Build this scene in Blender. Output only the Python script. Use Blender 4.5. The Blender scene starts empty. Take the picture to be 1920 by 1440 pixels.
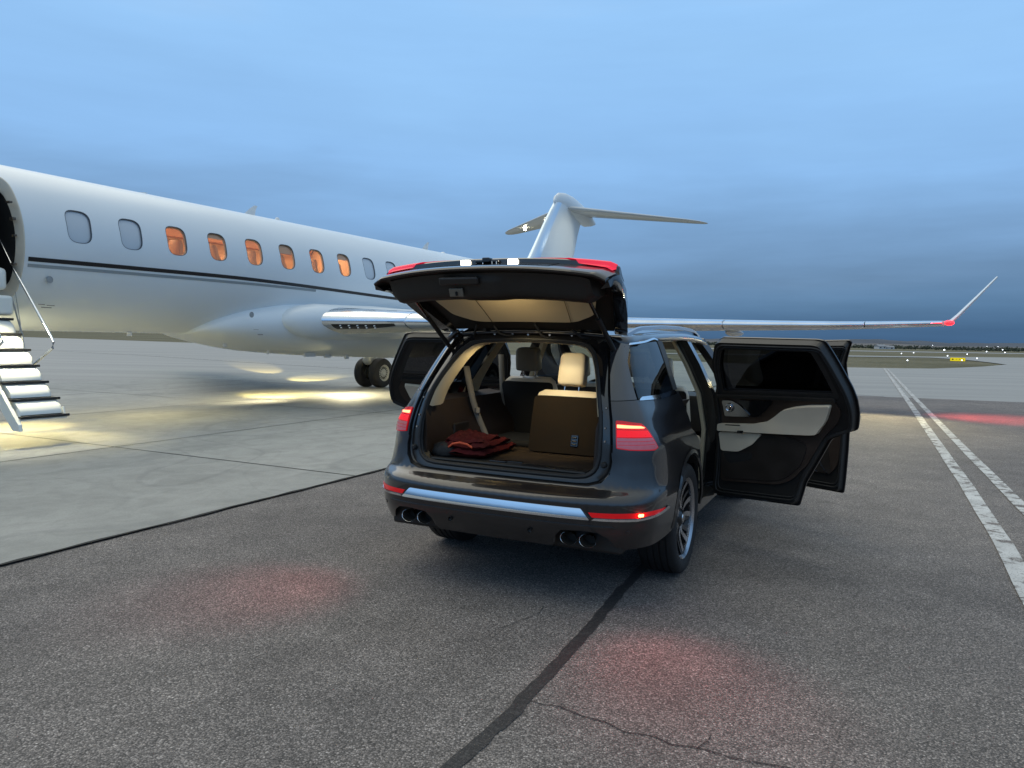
import bpy, bmesh, math, random
from mathutils import Vector, Matrix, noise
from mathutils.geometry import delaunay_2d_cdt
random.seed(7)
R = math.radians
sc = bpy.context.scene
COL = sc.collection

# ------------------------------------------------------------------ camera
cam_d = bpy.data.cameras.new('camera')
cam = bpy.data.objects.new('camera', cam_d); COL.objects.link(cam)
cam_d.sensor_width = 36.0
cam_d.lens = 1402.8 / 1920 * 36
cam_d.clip_start = 0.05
cam_d.clip_end = 30000
pit, rol = .0595, .021
fw = Vector((0, math.cos(pit), -math.sin(pit))); up0 = Vector((0, math.sin(pit), math.cos(pit))); r0 = Vector((1, 0, 0))
r2 = math.cos(rol) * r0 + math.sin(rol) * up0
u2 = -math.sin(rol) * r0 + math.cos(rol) * up0
m = Matrix((r2, u2, -fw)).transposed().to_4x4(); m.translation = (0, 0, 1.629)
cam.matrix_world = m
sc.camera = cam
# ------------------------------------------------------------------ world: overcast dusk
w = bpy.data.worlds.new('World'); sc.world = w; w.use_nodes = True
nt = w.node_tree; nt.nodes.clear()
def N(nt, t, **k):
    n = nt.nodes.new(t)
    for a, b in k.items(): setattr(n, a, b)
    return n
out = N(nt, 'ShaderNodeOutputWorld'); bg = N(nt, 'ShaderNodeBackground')
sky = N(nt, 'ShaderNodeTexSky'); sky.sky_type = 'NISHITA'; sky.sun_disc = False
sky.sun_elevation = R(59); sky.sun_rotation = R(-54); sky.air_density = 1.2; sky.dust_density = 1.0; sky.ozone_density = 3
tc = N(nt, 'ShaderNodeTexCoord')
sep = N(nt, 'ShaderNodeSeparateXYZ'); nt.links.new(tc.outputs['Generated'], sep.inputs[0])
ramp = N(nt, 'ShaderNodeValToRGB')
cr = ramp.color_ramp
def setramp(cr, pts):
    while len(cr.elements) > 2: cr.elements.remove(cr.elements[-1])
    cr.elements[0].position = pts[0][0]; cr.elements[0].color = (*pts[0][1], 1)
    cr.elements[1].position = pts[1][0]; cr.elements[1].color = (*pts[1][1], 1)
    for p, c in pts[2:]:
        e = cr.elements.new(p); e.color = (*c, 1)
# values are for a background strength of 0.1
setramp(cr, [(0.0, (.50, 1.22, 2.45)), (.018, (.60, 1.46, 2.85)), (.046, (.98, 2.06, 3.65)), (.09, (1.5, 2.75, 4.6)), (.15, (2.05, 3.75, 6.3)), (.24, (2.75, 5.15, 8.7)), (.39, (3.2, 5.9, 9.6)), (.58, (4.5, 6.1, 8.2)), (1.0, (7.6, 8.4, 8.2))])
# cloud banks: stretched noise
mp = N(nt, 'ShaderNodeMapping'); mp.inputs['Scale'].default_value = (.9, .9, 3.2)
nt.links.new(tc.outputs['Generated'], mp.inputs[0])
nz = N(nt, 'ShaderNodeTexNoise'); nz.inputs['Scale'].default_value = 1.6; nz.inputs['Detail'].default_value = 6; nz.inputs['Roughness'].default_value = .52; nz.inputs['Distortion'].default_value = .4
nt.links.new(mp.outputs[0], nz.inputs['Vector'])
sh = N(nt, 'ShaderNodeMath', operation='MULTIPLY_ADD'); sh.inputs[1].default_value = .34; sh.inputs[2].default_value = -.17
nt.links.new(nz.outputs['Fac'], sh.inputs[0])
# shift by height so the horizon stays even
shh = N(nt, 'ShaderNodeMath', operation='MULTIPLY'); nt.links.new(sh.outputs[0], shh.inputs[0])
hc = N(nt, 'ShaderNodeMapRange'); hc.inputs['From Max'].default_value = .25; hc.inputs['To Min'].default_value = .10; nt.links.new(sep.outputs['Z'], hc.inputs['Value'])
nt.links.new(hc.outputs[0], shh.inputs[1])
ad = N(nt, 'ShaderNodeMath', operation='ADD'); nt.links.new(sep.outputs['Z'], ad.inputs[0]); nt.links.new(shh.outputs[0], ad.inputs[1])
nt.links.new(ad.outputs[0], ramp.inputs[0])
# brightness streaks
mr = N(nt, 'ShaderNodeMapRange'); mr.inputs['From Min'].default_value = .3; mr.inputs['From Max'].default_value = .7; mr.inputs['To Min'].default_value = .80; mr.inputs['To Max'].default_value = 1.17
mp2 = N(nt, 'ShaderNodeMapping'); mp2.inputs['Scale'].default_value = (1.0, 1.0, 9); mp2.inputs['Location'].default_value = (3, 1, .3)
nt.links.new(tc.outputs['Generated'], mp2.inputs[0])
nz2 = N(nt, 'ShaderNodeTexNoise'); nz2.inputs['Scale'].default_value = 2.2; nz2.inputs['Detail'].default_value = 7; nz2.inputs['Roughness'].default_value = .55
nt.links.new(mp2.outputs[0], nz2.inputs['Vector']); nt.links.new(nz2.outputs['Fac'], mr.inputs['Value'])
mul = N(nt, 'ShaderNodeMix', data_type='RGBA', blend_type='MULTIPLY'); mul.inputs[0].default_value = 1
nt.links.new(ramp.outputs[0], mul.inputs[6])
lowm = N(nt, 'ShaderNodeMapRange'); lowm.inputs['From Max'].default_value = .26; lowm.inputs['To Min'].default_value = 1; lowm.inputs['To Max'].default_value = .22
nt.links.new(sep.outputs['Z'], lowm.inputs['Value']); nt.links.new(lowm.outputs[0], mul.inputs[0])
cmb = N(nt, 'ShaderNodeCombineColor'); 
for i in range(3): nt.links.new(mr.outputs[0], cmb.inputs[i])
nt.links.new(cmb.outputs[0], mul.inputs[7])
mx = N(nt, 'ShaderNodeMix', data_type='RGBA'); mx.inputs[0].default_value = .97
nt.links.new(sky.outputs[0], mx.inputs[6]); nt.links.new(mul.outputs[2], mx.inputs[7])
nt.links.new(mx.outputs[2], bg.inputs[0]); bg.inputs[1].default_value = .1
nt.links.new(bg.outputs[0], out.inputs[0])
# faint, very soft last daylight through the overcast
sd = bpy.data.lights.new('sun', 'SUN'); sd.energy = 1.35; sd.angle = R(70); sd.color = (1, .88, .64)
so = bpy.data.objects.new('sun', sd); COL.objects.link(so); so.rotation_euler = Vector((-.42, .30, .86)).to_track_quat('Z', 'Y').to_euler()
vs = sc.view_settings; vs.view_transform = 'Standard'; vs.look = 'None'; vs.exposure = 0; vs.gamma = 1; vs.use_curve_mapping = False
sc.cycles.use_denoising = True
sc.cycles.max_bounces = 8; sc.cycles.transparent_max_bounces = 12
sc.cycles.sample_clamp_indirect = 4
sc.cycles.caustics_reflective = False; sc.cycles.caustics_refractive = False

# ------------------------------------------------------------------ materials
MATS = {}
def mat(name, col, rough=.5, metal=0, coat=0, emit=None, es=0, spec=.5, noise_amt=0, nscale=5, bump=0, bscale=80, trans=0, coatr=.03, sheen=0):
    if name in MATS: return MATS[name]
    m = bpy.data.materials.new(name); m.use_nodes = True
    n = m.node_tree; b = n.nodes['Principled BSDF']
    b.inputs['Base Color'].default_value = (*col, 1); b.inputs['Roughness'].default_value = rough
    b.inputs['Metallic'].default_value = metal; b.inputs['Coat Weight'].default_value = coat; b.inputs['Coat Roughness'].default_value = coatr
    b.inputs['Specular IOR Level'].default_value = spec; b.inputs['Transmission Weight'].default_value = trans
    b.inputs['Sheen Weight'].default_value = sheen
    if emit: b.inputs['Emission Color'].default_value = (*emit, 1); b.inputs['Emission Strength'].default_value = es
    t = N(n, 'ShaderNodeTexCoord')
    if noise_amt:
        z = N(n, 'ShaderNodeTexNoise'); z.inputs['Scale'].default_value = nscale; z.inputs['Detail'].default_value = 5
        n.links.new(t.outputs['Object'], z.inputs['Vector'])
        mrr = N(n, 'ShaderNodeMapRange'); mrr.inputs['From Min'].default_value = .3; mrr.inputs['From Max'].default_value = .7
        mrr.inputs['To Min'].default_value = 1 - noise_amt; mrr.inputs['To Max'].default_value = 1 + noise_amt
        n.links.new(z.outputs['Fac'], mrr.inputs['Value'])
        hs = N(n, 'ShaderNodeHueSaturation'); hs.inputs['Color'].default_value = (*col, 1)
        n.links.new(mrr.outputs[0], hs.inputs['Value']); n.links.new(hs.outputs[0], b.inputs['Base Color'])
        r_ = N(n, 'ShaderNodeMapRange'); r_.inputs['From Min'].default_value = .3; r_.inputs['From Max'].default_value = .7
        r_.inputs['To Min'].default_value = max(0, rough - noise_amt * .5); r_.inputs['To Max'].default_value = min(1, rough + noise_amt * .5)
        n.links.new(z.outputs['Fac'], r_.inputs['Value']); n.links.new(r_.outputs[0], b.inputs['Roughness'])
    if bump:
        z = N(n, 'ShaderNodeTexNoise'); z.inputs['Scale'].default_value = bscale; z.inputs['Detail'].default_value = 4
        n.links.new(t.outputs['Object'], z.inputs['Vector'])
        bp = N(n, 'ShaderNodeBump'); bp.inputs['Strength'].default_value = bump; bp.inputs['Distance'].default_value = .01
        n.links.new(z.outputs['Fac'], bp.inputs['Height']); n.links.new(bp.outputs[0], b.inputs['Normal'])
    MATS[name] = m
    return m
def glass(name, tint, gloss_rough=.02, see=.5):
    m = bpy.data.materials.new(name); m.use_nodes = True; n = m.node_tree; n.nodes.clear()
    o = N(n, 'ShaderNodeOutputMaterial'); tr = N(n, 'ShaderNodeBsdfTransparent'); tr.inputs[0].default_value = (*[see * c for c in tint], 1)
    gl = N(n, 'ShaderNodeBsdfGlossy'); gl.inputs[0].default_value = (.9, .9, .9, 1); gl.inputs[1].default_value = gloss_rough
    fr = N(n, 'ShaderNodeFresnel'); ge = N(n, 'ShaderNodeNewGeometry'); mi = N(n, 'ShaderNodeMapRange'); mi.inputs['To Min'].default_value = 1.5; mi.inputs['To Max'].default_value = 1 / 1.5
    n.links.new(ge.outputs['Backfacing'], mi.inputs['Value']); n.links.new(mi.outputs[0], fr.inputs[0])
    mm = N(n, 'ShaderNodeMixShader'); n.links.new(fr.outputs[0], mm.inputs[0]); n.links.new(tr.outputs[0], mm.inputs[1]); n.links.new(gl.outputs[0], mm.inputs[2])
    n.links.new(mm.outputs[0], o.inputs[0]); MATS[name] = m; return m
paint = mat('car_paint', (.021, .019, .020), .28, .4, 1)
jambp = mat('jamb_paint', (.024, .022, .020), .4, .3, .6)
gblack = mat('gloss_black', (.008, .008, .009), .12, 0, .8)
bplas = mat('black_plastic', (.016, .014, .012), .55, noise_amt=.1, nscale=12)
rubber = mat('rubber', (.012, .012, .012), .6, bump=.2, bscale=60)
tyrem = mat('tyre_rubber', (.018, .017, .017), .72, bump=.3, bscale=90, noise_amt=.25, nscale=9)
chrome = mat('chrome', (.78, .8, .83), .08, 1, noise_amt=.04, nscale=3)
alu = mat('alloy', (.5, .5, .52), .22, 1)
darkalu = mat('dark_alloy', (.02, .02, .022), .3, .4, .5)
cream = mat('cream_leather', (.68, .59, .45), .45, bump=.12, bscale=140, noise_amt=.04)
creamp = mat('cream_trim_or_reflection', (.60, .50, .33), .6, noise_amt=.04)
brown = mat('brown_trim', (.030, .018, .012), .55, noise_amt=.12, nscale=8, bump=.1, bscale=200)
dbrown = mat('dark_trim', (.018, .013, .010), .5, noise_amt=.12, nscale=8)
carpet = mat('carpet', (.046, .031, .019), .95, bump=.6, bscale=320, noise_amt=.25, nscale=14, spec=.2)
seatback = mat('seat_carpet', (.021, .0145, .009), .9, bump=.5, bscale=320, noise_amt=.2, nscale=10, spec=.2)
blackcl = mat('black_cloth', (.006, .006, .006), .8)
beltm = mat('belt_webbing', (.33, .30, .25), .7, bump=.2, bscale=300)
wpaint = mat('aircraft_white', (.71, .76, .79), .42, 0, .45, noise_amt=.025, nscale=.7, coatr=.3)
wplain = mat('white_part', (.74, .74, .72), .35, 0, .3, noise_amt=.05)
agrey = mat('aircraft_grey', (.30, .31, .31), .35, 0, .3)
polish = mat('polished_metal', (.83, .85, .88), .16, 1, noise_amt=.06, nscale=2.5)
stripeb = mat('stripe_black', (.008, .008, .01), .3)
stripeg = mat('stripe_grey', (.27, .31, .33), .35)
shade = mat('window_shade', (.50, .55, .60), .4, 0, .5)
cabin = mat('cabin_liner', (.78, .55, .36), .6, noise_amt=.05, nscale=2)
seatc = mat('cabin_seat', (.62, .42, .30), .5)
dark_in = mat('dark_interior', (.004, .004, .004), .8)
redlens = mat('red_lens', (.28, .002, .005), .2, 0, .25, emit=(1, .004, .01), es=.26)
redlit = mat('red_lamp', (.8, .02, .02), .2, 0, .5, emit=(1, .05, .03), es=9)
redglow = mat('red_glow_lens', (.45, .004, .03), .25, 0, .3, emit=(1, .015, .06), es=.62)
clearl = mat('clear_lens', (.34, .15, .17), .18, .2, .5, emit=(1, .06, .08), es=.12, noise_amt=.08, nscale=40)
platel = mat('plate_lamp', (1, 1, 1), .3, emit=(1, .92, .72), es=18)
glass_dark = glass('tinted_glass', (.5, .5, .55), see=.06)
glass_priv = glass('privacy_glass', (.6, .6, .6), see=.16)
glass_mid = glass('clear_glass', (.9, .97, .95), see=.88)
glass_air = glass('aircraft_glass', (1, .95, .9), .03, see=.9)

# ------------------------------------------------------------------ helpers
def thing(name, label, cat, loc=(0, 0, 0), rz=0, group=None):
    o = bpy.data.objects.new(name, None); COL.objects.link(o); o.empty_display_size = .2
    o.location = loc; o.rotation_euler = (0, 0, rz); o['label'] = label; o['category'] = cat
    if group: o['group'] = group
    return o
def tag(o, label, cat, group=None):
    o['label'] = label; o['category'] = cat
    if group: o['group'] = group
    return o
def kind(o, k): o['kind'] = k; return o
def mk(name, verts, faces, material, parent=None, smooth=True, normals=None, label=None):
    me = bpy.data.meshes.new(name); me.from_pydata([tuple(v) for v in verts], [], faces); me.update()
    if smooth:
        me.polygons.foreach_set('use_smooth', [True] * len(me.polygons))
    if normals: me.normals_split_custom_set_from_vertices([tuple(n) for n in normals])
    o = bpy.data.objects.new(name, me); COL.objects.link(o)
    if material: me.materials.append(material)
    if parent: o.parent = parent
    if label: o['label'] = label
    return o
def bev(o, w=.008, seg=2, ang=35):
    b = o.modifiers.new('bevel', 'BEVEL'); b.width = w; b.segments = seg; b.limit_method = 'ANGLE'; b.angle_limit = R(ang)
    return o
def sharp(o, ang=35):
    me = o.data
    try: me.set_sharp_from_angle(angle=R(ang))
    except Exception: pass
    return o
def inpoly(p, poly):
    x, y = p; c = False; j = len(poly) - 1
    for i in range(len(poly)):
        xi, yi = poly[i]; xj, yj = poly[j]
        if (yi > y) != (yj > y) and x < (xj - xi) * (y - yi) / (yj - yi) + xi: c = not c
        j = i
    return c
def dens(poly, g, closed=True):
    o = []; n = len(poly)
    for i in range(n if closed else n - 1):
        a = Vector(poly[i]); b = Vector(poly[(i + 1) % n]); k = max(1, int(math.ceil((b - a).length / g)))
        for t in range(k): o.append(tuple(a.lerp(b, t / k)))
    if not closed: o.append(tuple(poly[-1]))
    return o
def rnd(poly, r=.03, seg=4):
    """round the corners of a 2D polygon"""
    o = []; n = len(poly)
    for i in range(n):
        a = Vector(poly[i - 1]); b = Vector(poly[i]); c = Vector(poly[(i + 1) % n])
        d1 = (a - b); d2 = (c - b); rr = min(r, d1.length * .45, d2.length * .45)
        p = b + d1.normalized() * rr; q = b + d2.normalized() * rr
        for k in range(seg + 1):
            t = k / seg; o.append(tuple(p * (1 - t) ** 2 + b * 2 * t * (1 - t) + q * t * t))
    return o
def tri2d(outline, holes, g, zl=()):
    pts = []; edges = []
    loops = [dens(outline, g)] + [dens(h, g) for h in holes]
    for lp in loops:
        s = len(pts); pts += lp; edges += [(s + i, s + (i + 1) % len(lp)) for i in range(len(lp))]
    xs = [p[0] for p in loops[0]]; ys = [p[1] for p in loops[0]]
    nb = list(pts)
    for z in zl:
        xx = min(xs)
        last = False
        while xx < max(xs):
            if inpoly((xx, z), loops[0]) and min((xx - p[0]) ** 2 + (z - p[1]) ** 2 for p in loops[0]) > (g * .3) ** 2:
                pts.append((xx, z)); nb.append((xx, z))
                if last: edges.append((len(pts) - 2, len(pts) - 1))
                last = True
            else: last = False
            xx += g
    x = min(xs) + g * .5; row = 0
    cell = {}
    for p in nb: cell.setdefault((int(p[0] // g), int(p[1] // g)), []).append(p)
    while x < max(xs):
        y = min(ys) + g * (.5 if row % 2 else .25)
        while y < max(ys):
            if inpoly((x, y), loops[0]) and not any(inpoly((x, y), h) for h in loops[1:]):
                cx, cy = int(x // g), int(y // g); ok = True
                for i in (-1, 0, 1):
                    for j in (-1, 0, 1):
                        for p in cell.get((cx + i, cy + j), ()):
                            if (p[0] - x) ** 2 + (p[1] - y) ** 2 < (g * .45) ** 2: ok = False
                if ok: pts.append((x, y))
            y += g
        x += g; row += 1
    r = delaunay_2d_cdt([Vector(p) for p in pts], edges, [], 0, 1e-7)
    V = [tuple(v) for v in r[0]]; F = []
    for f in r[2]:
        c = (sum(V[i][0] for i in f) / len(f), sum(V[i][1] for i in f) / len(f))
        if inpoly(c, loops[0]) and not any(inpoly(c, h) for h in loops[1:]): F.append(list(f))
    return V, F
def fdn(f, a, b, e=.004):
    n = (f(a + e, b) - f(a - e, b)).cross(f(a, b + e) - f(a, b - e))
    return n.normalized() if n.length > 1e-12 else Vector((0, 0, 1))
def panel(name, outline, f, material, parent=None, holes=(), g=.06, th=0, off=0, label=None, T=None, zl=()):
    """a sheet following the surface f(a,b), cut to an outline, optionally with thickness th (inwards)"""
    V, F = tri2d(outline, list(holes), g, zl)
    P = []; NN = []
    for a, b in V:
        n = fdn(f, a, b); P.append(f(a, b) + n * off); NN.append(n)
    F2 = []
    for fc in F:
        a, b, c = (P[i] for i in fc[:3]); nn = (b - a).cross(c - a)
        F2.append(fc if nn.dot(NN[fc[0]]) >= 0 else fc[::-1])
    vs_ = list(P); ns = list(NN); fs = list(F2)
    if th:
        k = len(P)
        vs_ += [p - n * th for p, n in zip(P, NN)]; ns += [-n for n in NN]
        fs += [[i + k for i in fc[::-1]] for fc in F2]
        cnt = {}
        for fc in F2:
            for i in range(len(fc)):
                e = (fc[i], fc[(i + 1) % len(fc)]); cnt[e] = 1
        for (a, b) in list(cnt):
            if (b, a) not in cnt:
                q = len(vs_); A, B, C, D = P[b], P[a], P[a] - NN[a] * th, P[b] - NN[b] * th
                nr = (B - A).cross(C - A)
                nr = nr.normalized() if nr.length > 1e-12 else Vector((0, 0, 1))
                vs_ += [A, B, C, D]; ns += [nr] * 4; fs.append([q, q + 1, q + 2, q + 3])
    if T: 
        vs_ = [T @ v for v in vs_]; R3 = T.to_3x3(); ns = [R3 @ n for n in ns]
    return mk(name, vs_, fs, material, parent, True, ns, label)
def loft(name, secs, material, parent=None, closed=True, caps=True, smooth=True, label=None, T=None, sh=40):
    n = len(secs[0]); V = [Vector(p) for s in secs for p in s]; F = []
    for i in range(len(secs) - 1):
        for j in range(n if closed else n - 1):
            k = (j + 1) % n; F.append((i * n + j, i * n + k, (i + 1) * n + k, (i + 1) * n + j))
    if caps and closed:
        F.append(tuple(range(n - 1, -1, -1))); F.append(tuple((len(secs) - 1) * n + j for j in range(n)))
    if T: V = [T @ v for v in V]
    o = mk(name, V, F, material, parent, smooth, label=label)
    bm = bmesh.new(); bm.from_mesh(o.data); bmesh.ops.recalc_face_normals(bm, faces=bm.faces); bm.to_mesh(o.data); bm.free()
    if smooth: sharp(o, sh)
    return o
def box(name, c, s, material, parent=None, bw=.01, rot=None, T=None, label=None):
    x, y, z = [v / 2 for v in s]
    V = [Vector((sx * x, sy * y, sz * z)) for sx in (-1, 1) for sy in (-1, 1) for sz in (-1, 1)]
    M = Matrix.Translation(c) @ (rot.to_4x4() if rot else Matrix())
    if T: M = T @ M
    V = [M @ v for v in V]
    o = mk(name, V, [(0, 1, 3, 2), (4, 6, 7, 5), (0, 4, 5, 1), (2, 3, 7, 6), (0, 2, 6, 4), (1, 5, 7, 3)], material, parent, bw > 0, label=label)
    if bw: bev(o, bw, 3); sharp(o, 80)
    return o
def boxes(name, lst, material, parent=None, bw=.004, T=None, label=None, join=False):
    if len(lst) > 1 and not join:
        os_ = [boxes(name, [q], material, parent, bw, T, label) for q in lst]; return os_[0]
    V = []; F = []
    for c, s, *rr in lst:
        x, y, z = [v / 2 for v in s]; k = len(V)
        M = Matrix.Translation(c) @ (rr[0].to_4x4() if rr else Matrix())
        if T: M = T @ M
        V += [M @ Vector((sx * x, sy * y, sz * z)) for sx in (-1, 1) for sy in (-1, 1) for sz in (-1, 1)]
        F += [tuple(k + i for i in f) for f in [(0, 1, 3, 2), (4, 6, 7, 5), (0, 4, 5, 1), (2, 3, 7, 6), (0, 2, 6, 4), (1, 5, 7, 3)]]
    o = mk(name, V, F, material, parent, False, label=label)
    if bw: bev(o, bw, 2)
    return o
def tubes(name, paths, r, material, parent=None, seg=10, closed=False, label=None, T=None):
    if len(paths) > 1:
        os_ = [tubes(name, [q], r, material, parent, seg, closed, label, T) for q in paths]; return os_[0]
    V = []; F = []
    for path in paths:
        path = [Vector(p) for p in path]; n = len(path); base = len(V)
        up = Vector((0, 0, 1))
        for i, p in enumerate(path):
            if closed: t = path[(i + 1) % n] - path[i - 1]
            else: t = path[min(i + 1, n - 1)] - path[max(i - 1, 0)]
            t.normalize(); s = t.cross(up)
            if s.length < .05: s = t.cross(Vector((0, 1, 0)))
            s.normalize(); q = s.cross(t)
            rr = r if not callable(r) else r(i / (n - 1))
            for k in range(seg):
                a = 2 * math.pi * k / seg; V.append(p + s * math.cos(a) * rr + q * math.sin(a) * rr)
        for i in range(n if closed else n - 1):
            j = (i + 1) % n
            for k in range(seg):
                l = (k + 1) % seg; F.append((base + i * seg + k, base + i * seg + l, base + j * seg + l, base + j * seg + k))
        if not closed:
            F.append(tuple(base + k for k in range(seg))); F.append(tuple(base + (n - 1) * seg + k for k in range(seg - 1, -1, -1)))
    if T: V = [T @ v for v in V]
    o = mk(name, V, F, material, parent, True, label=label); sharp(o, 50); return o
def lathe(name, prof, material, parent=None, axis='y', c=(0, 0, 0), seg=48, closed=False, label=None, T=None, sh=35):
    """prof: list of (along axis, radius)"""
    V = []; F = []; n = len(prof)
    for k in range(seg):
        a = 2 * math.pi * k / seg; ca, sa = math.cos(a), math.sin(a)
        for h, r in prof:
            v = {'y': (r * ca, h, r * sa), 'x': (h, r * ca, r * sa), 'z': (r * ca, r * sa, h)}[axis]
            V.append(Vector(v) + Vector(c))
    for k in range(seg):
        l = (k + 1) % seg
        for i in range(n if closed else n - 1):
            j = (i + 1) % n; F.append((k * n + i, k * n + j, l * n + j, l * n + i))
    if T: V = [T @ v for v in V]
    o = mk(name, V, F, material, parent, True, label=label)
    bm = bmesh.new(); bm.from_mesh(o.data); bmesh.ops.remove_doubles(bm, verts=bm.verts, dist=1e-6); bmesh.ops.recalc_face_normals(bm, faces=bm.faces); bm.to_mesh(o.data); bm.free()
    sharp(o, sh); return o
def sheet(name, poly, z, material, g=None):
    o = mk(name, [(x, y, z) for x, y in poly], [tuple(range(len(poly)))], material, None, False)
    return o
def interp(pts, x):
    if x <= pts[0][0]: return pts[0][1]
    for (a, b), (c, d) in zip(pts, pts[1:]):
        if x <= c: return b + (d - b) * (x - a) / (c - a)
    return pts[-1][1]
def sinterp(pts, x):
    """pchip through (x,y)"""
    n = len(pts)
    if x <= pts[0][0]: return pts[0][1]
    if x >= pts[-1][0]: return pts[-1][1]
    i = 0
    while x > pts[i + 1][0]: i += 1
    def sl(k): return (pts[k + 1][1] - pts[k][1]) / (pts[k + 1][0] - pts[k][0])
    def tan(k):
        if k == 0: return sl(0)
        if k == n - 1: return sl(n - 2)
        a, b = sl(k - 1), sl(k)
        return 0 if a * b <= 0 else 2 * a * b / (a + b)
    h = pts[i + 1][0] - pts[i][0]; t = (x - pts[i][0]) / h; m0, m1 = tan(i) * h, tan(i + 1) * h
    return (2 * t ** 3 - 3 * t ** 2 + 1) * pts[i][1] + (t ** 3 - 2 * t ** 2 + t) * m0 + (-2 * t ** 3 + 3 * t ** 2) * pts[i + 1][1] + (t ** 3 - t ** 2) * m1
def text_mesh(name, s, size, material, parent, M, ext=.001):
    cu = bpy.data.curves.new('tmp', 'FONT'); cu.body = s; cu.size = size; cu.extrude = ext; cu.align_x = 'CENTER'; cu.align_y = 'CENTER'
    to = bpy.data.objects.new('tmp', cu); COL.objects.link(to)
    dg = bpy.context.evaluated_depsgraph_get(); me = bpy.data.meshes.new_from_object(to.evaluated_get(dg))
    COL.objects.unlink(to); bpy.data.objects.remove(to)
    me.transform(M); o = bpy.data.objects.new(name, me); COL.objects.link(o); me.materials.clear(); me.materials.append(material)
    if parent: o.parent = parent
    return o
def lamp(name, typ, loc, energy, color, parent=None, size=.1, target=None, angle=60, blend=.5, sy=None):
    d = bpy.data.lights.new(name, typ); d.energy = energy; d.color = color
    if typ == 'SPOT': d.spot_size = R(angle); d.spot_blend = blend; d.shadow_soft_size = size
    elif typ == 'AREA':
        d.size = size
        if sy: d.shape = 'RECTANGLE'; d.size_y = sy
    else: d.shadow_soft_size = size
    o = bpy.data.objects.new(name, d); COL.objects.link(o); o.location = loc
    if target is not None:
        v = Vector(target) - Vector(loc); o.rotation_euler = v.to_track_quat('-Z', 'Y').to_euler()
    if parent: o.parent = parent
    return o

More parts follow.
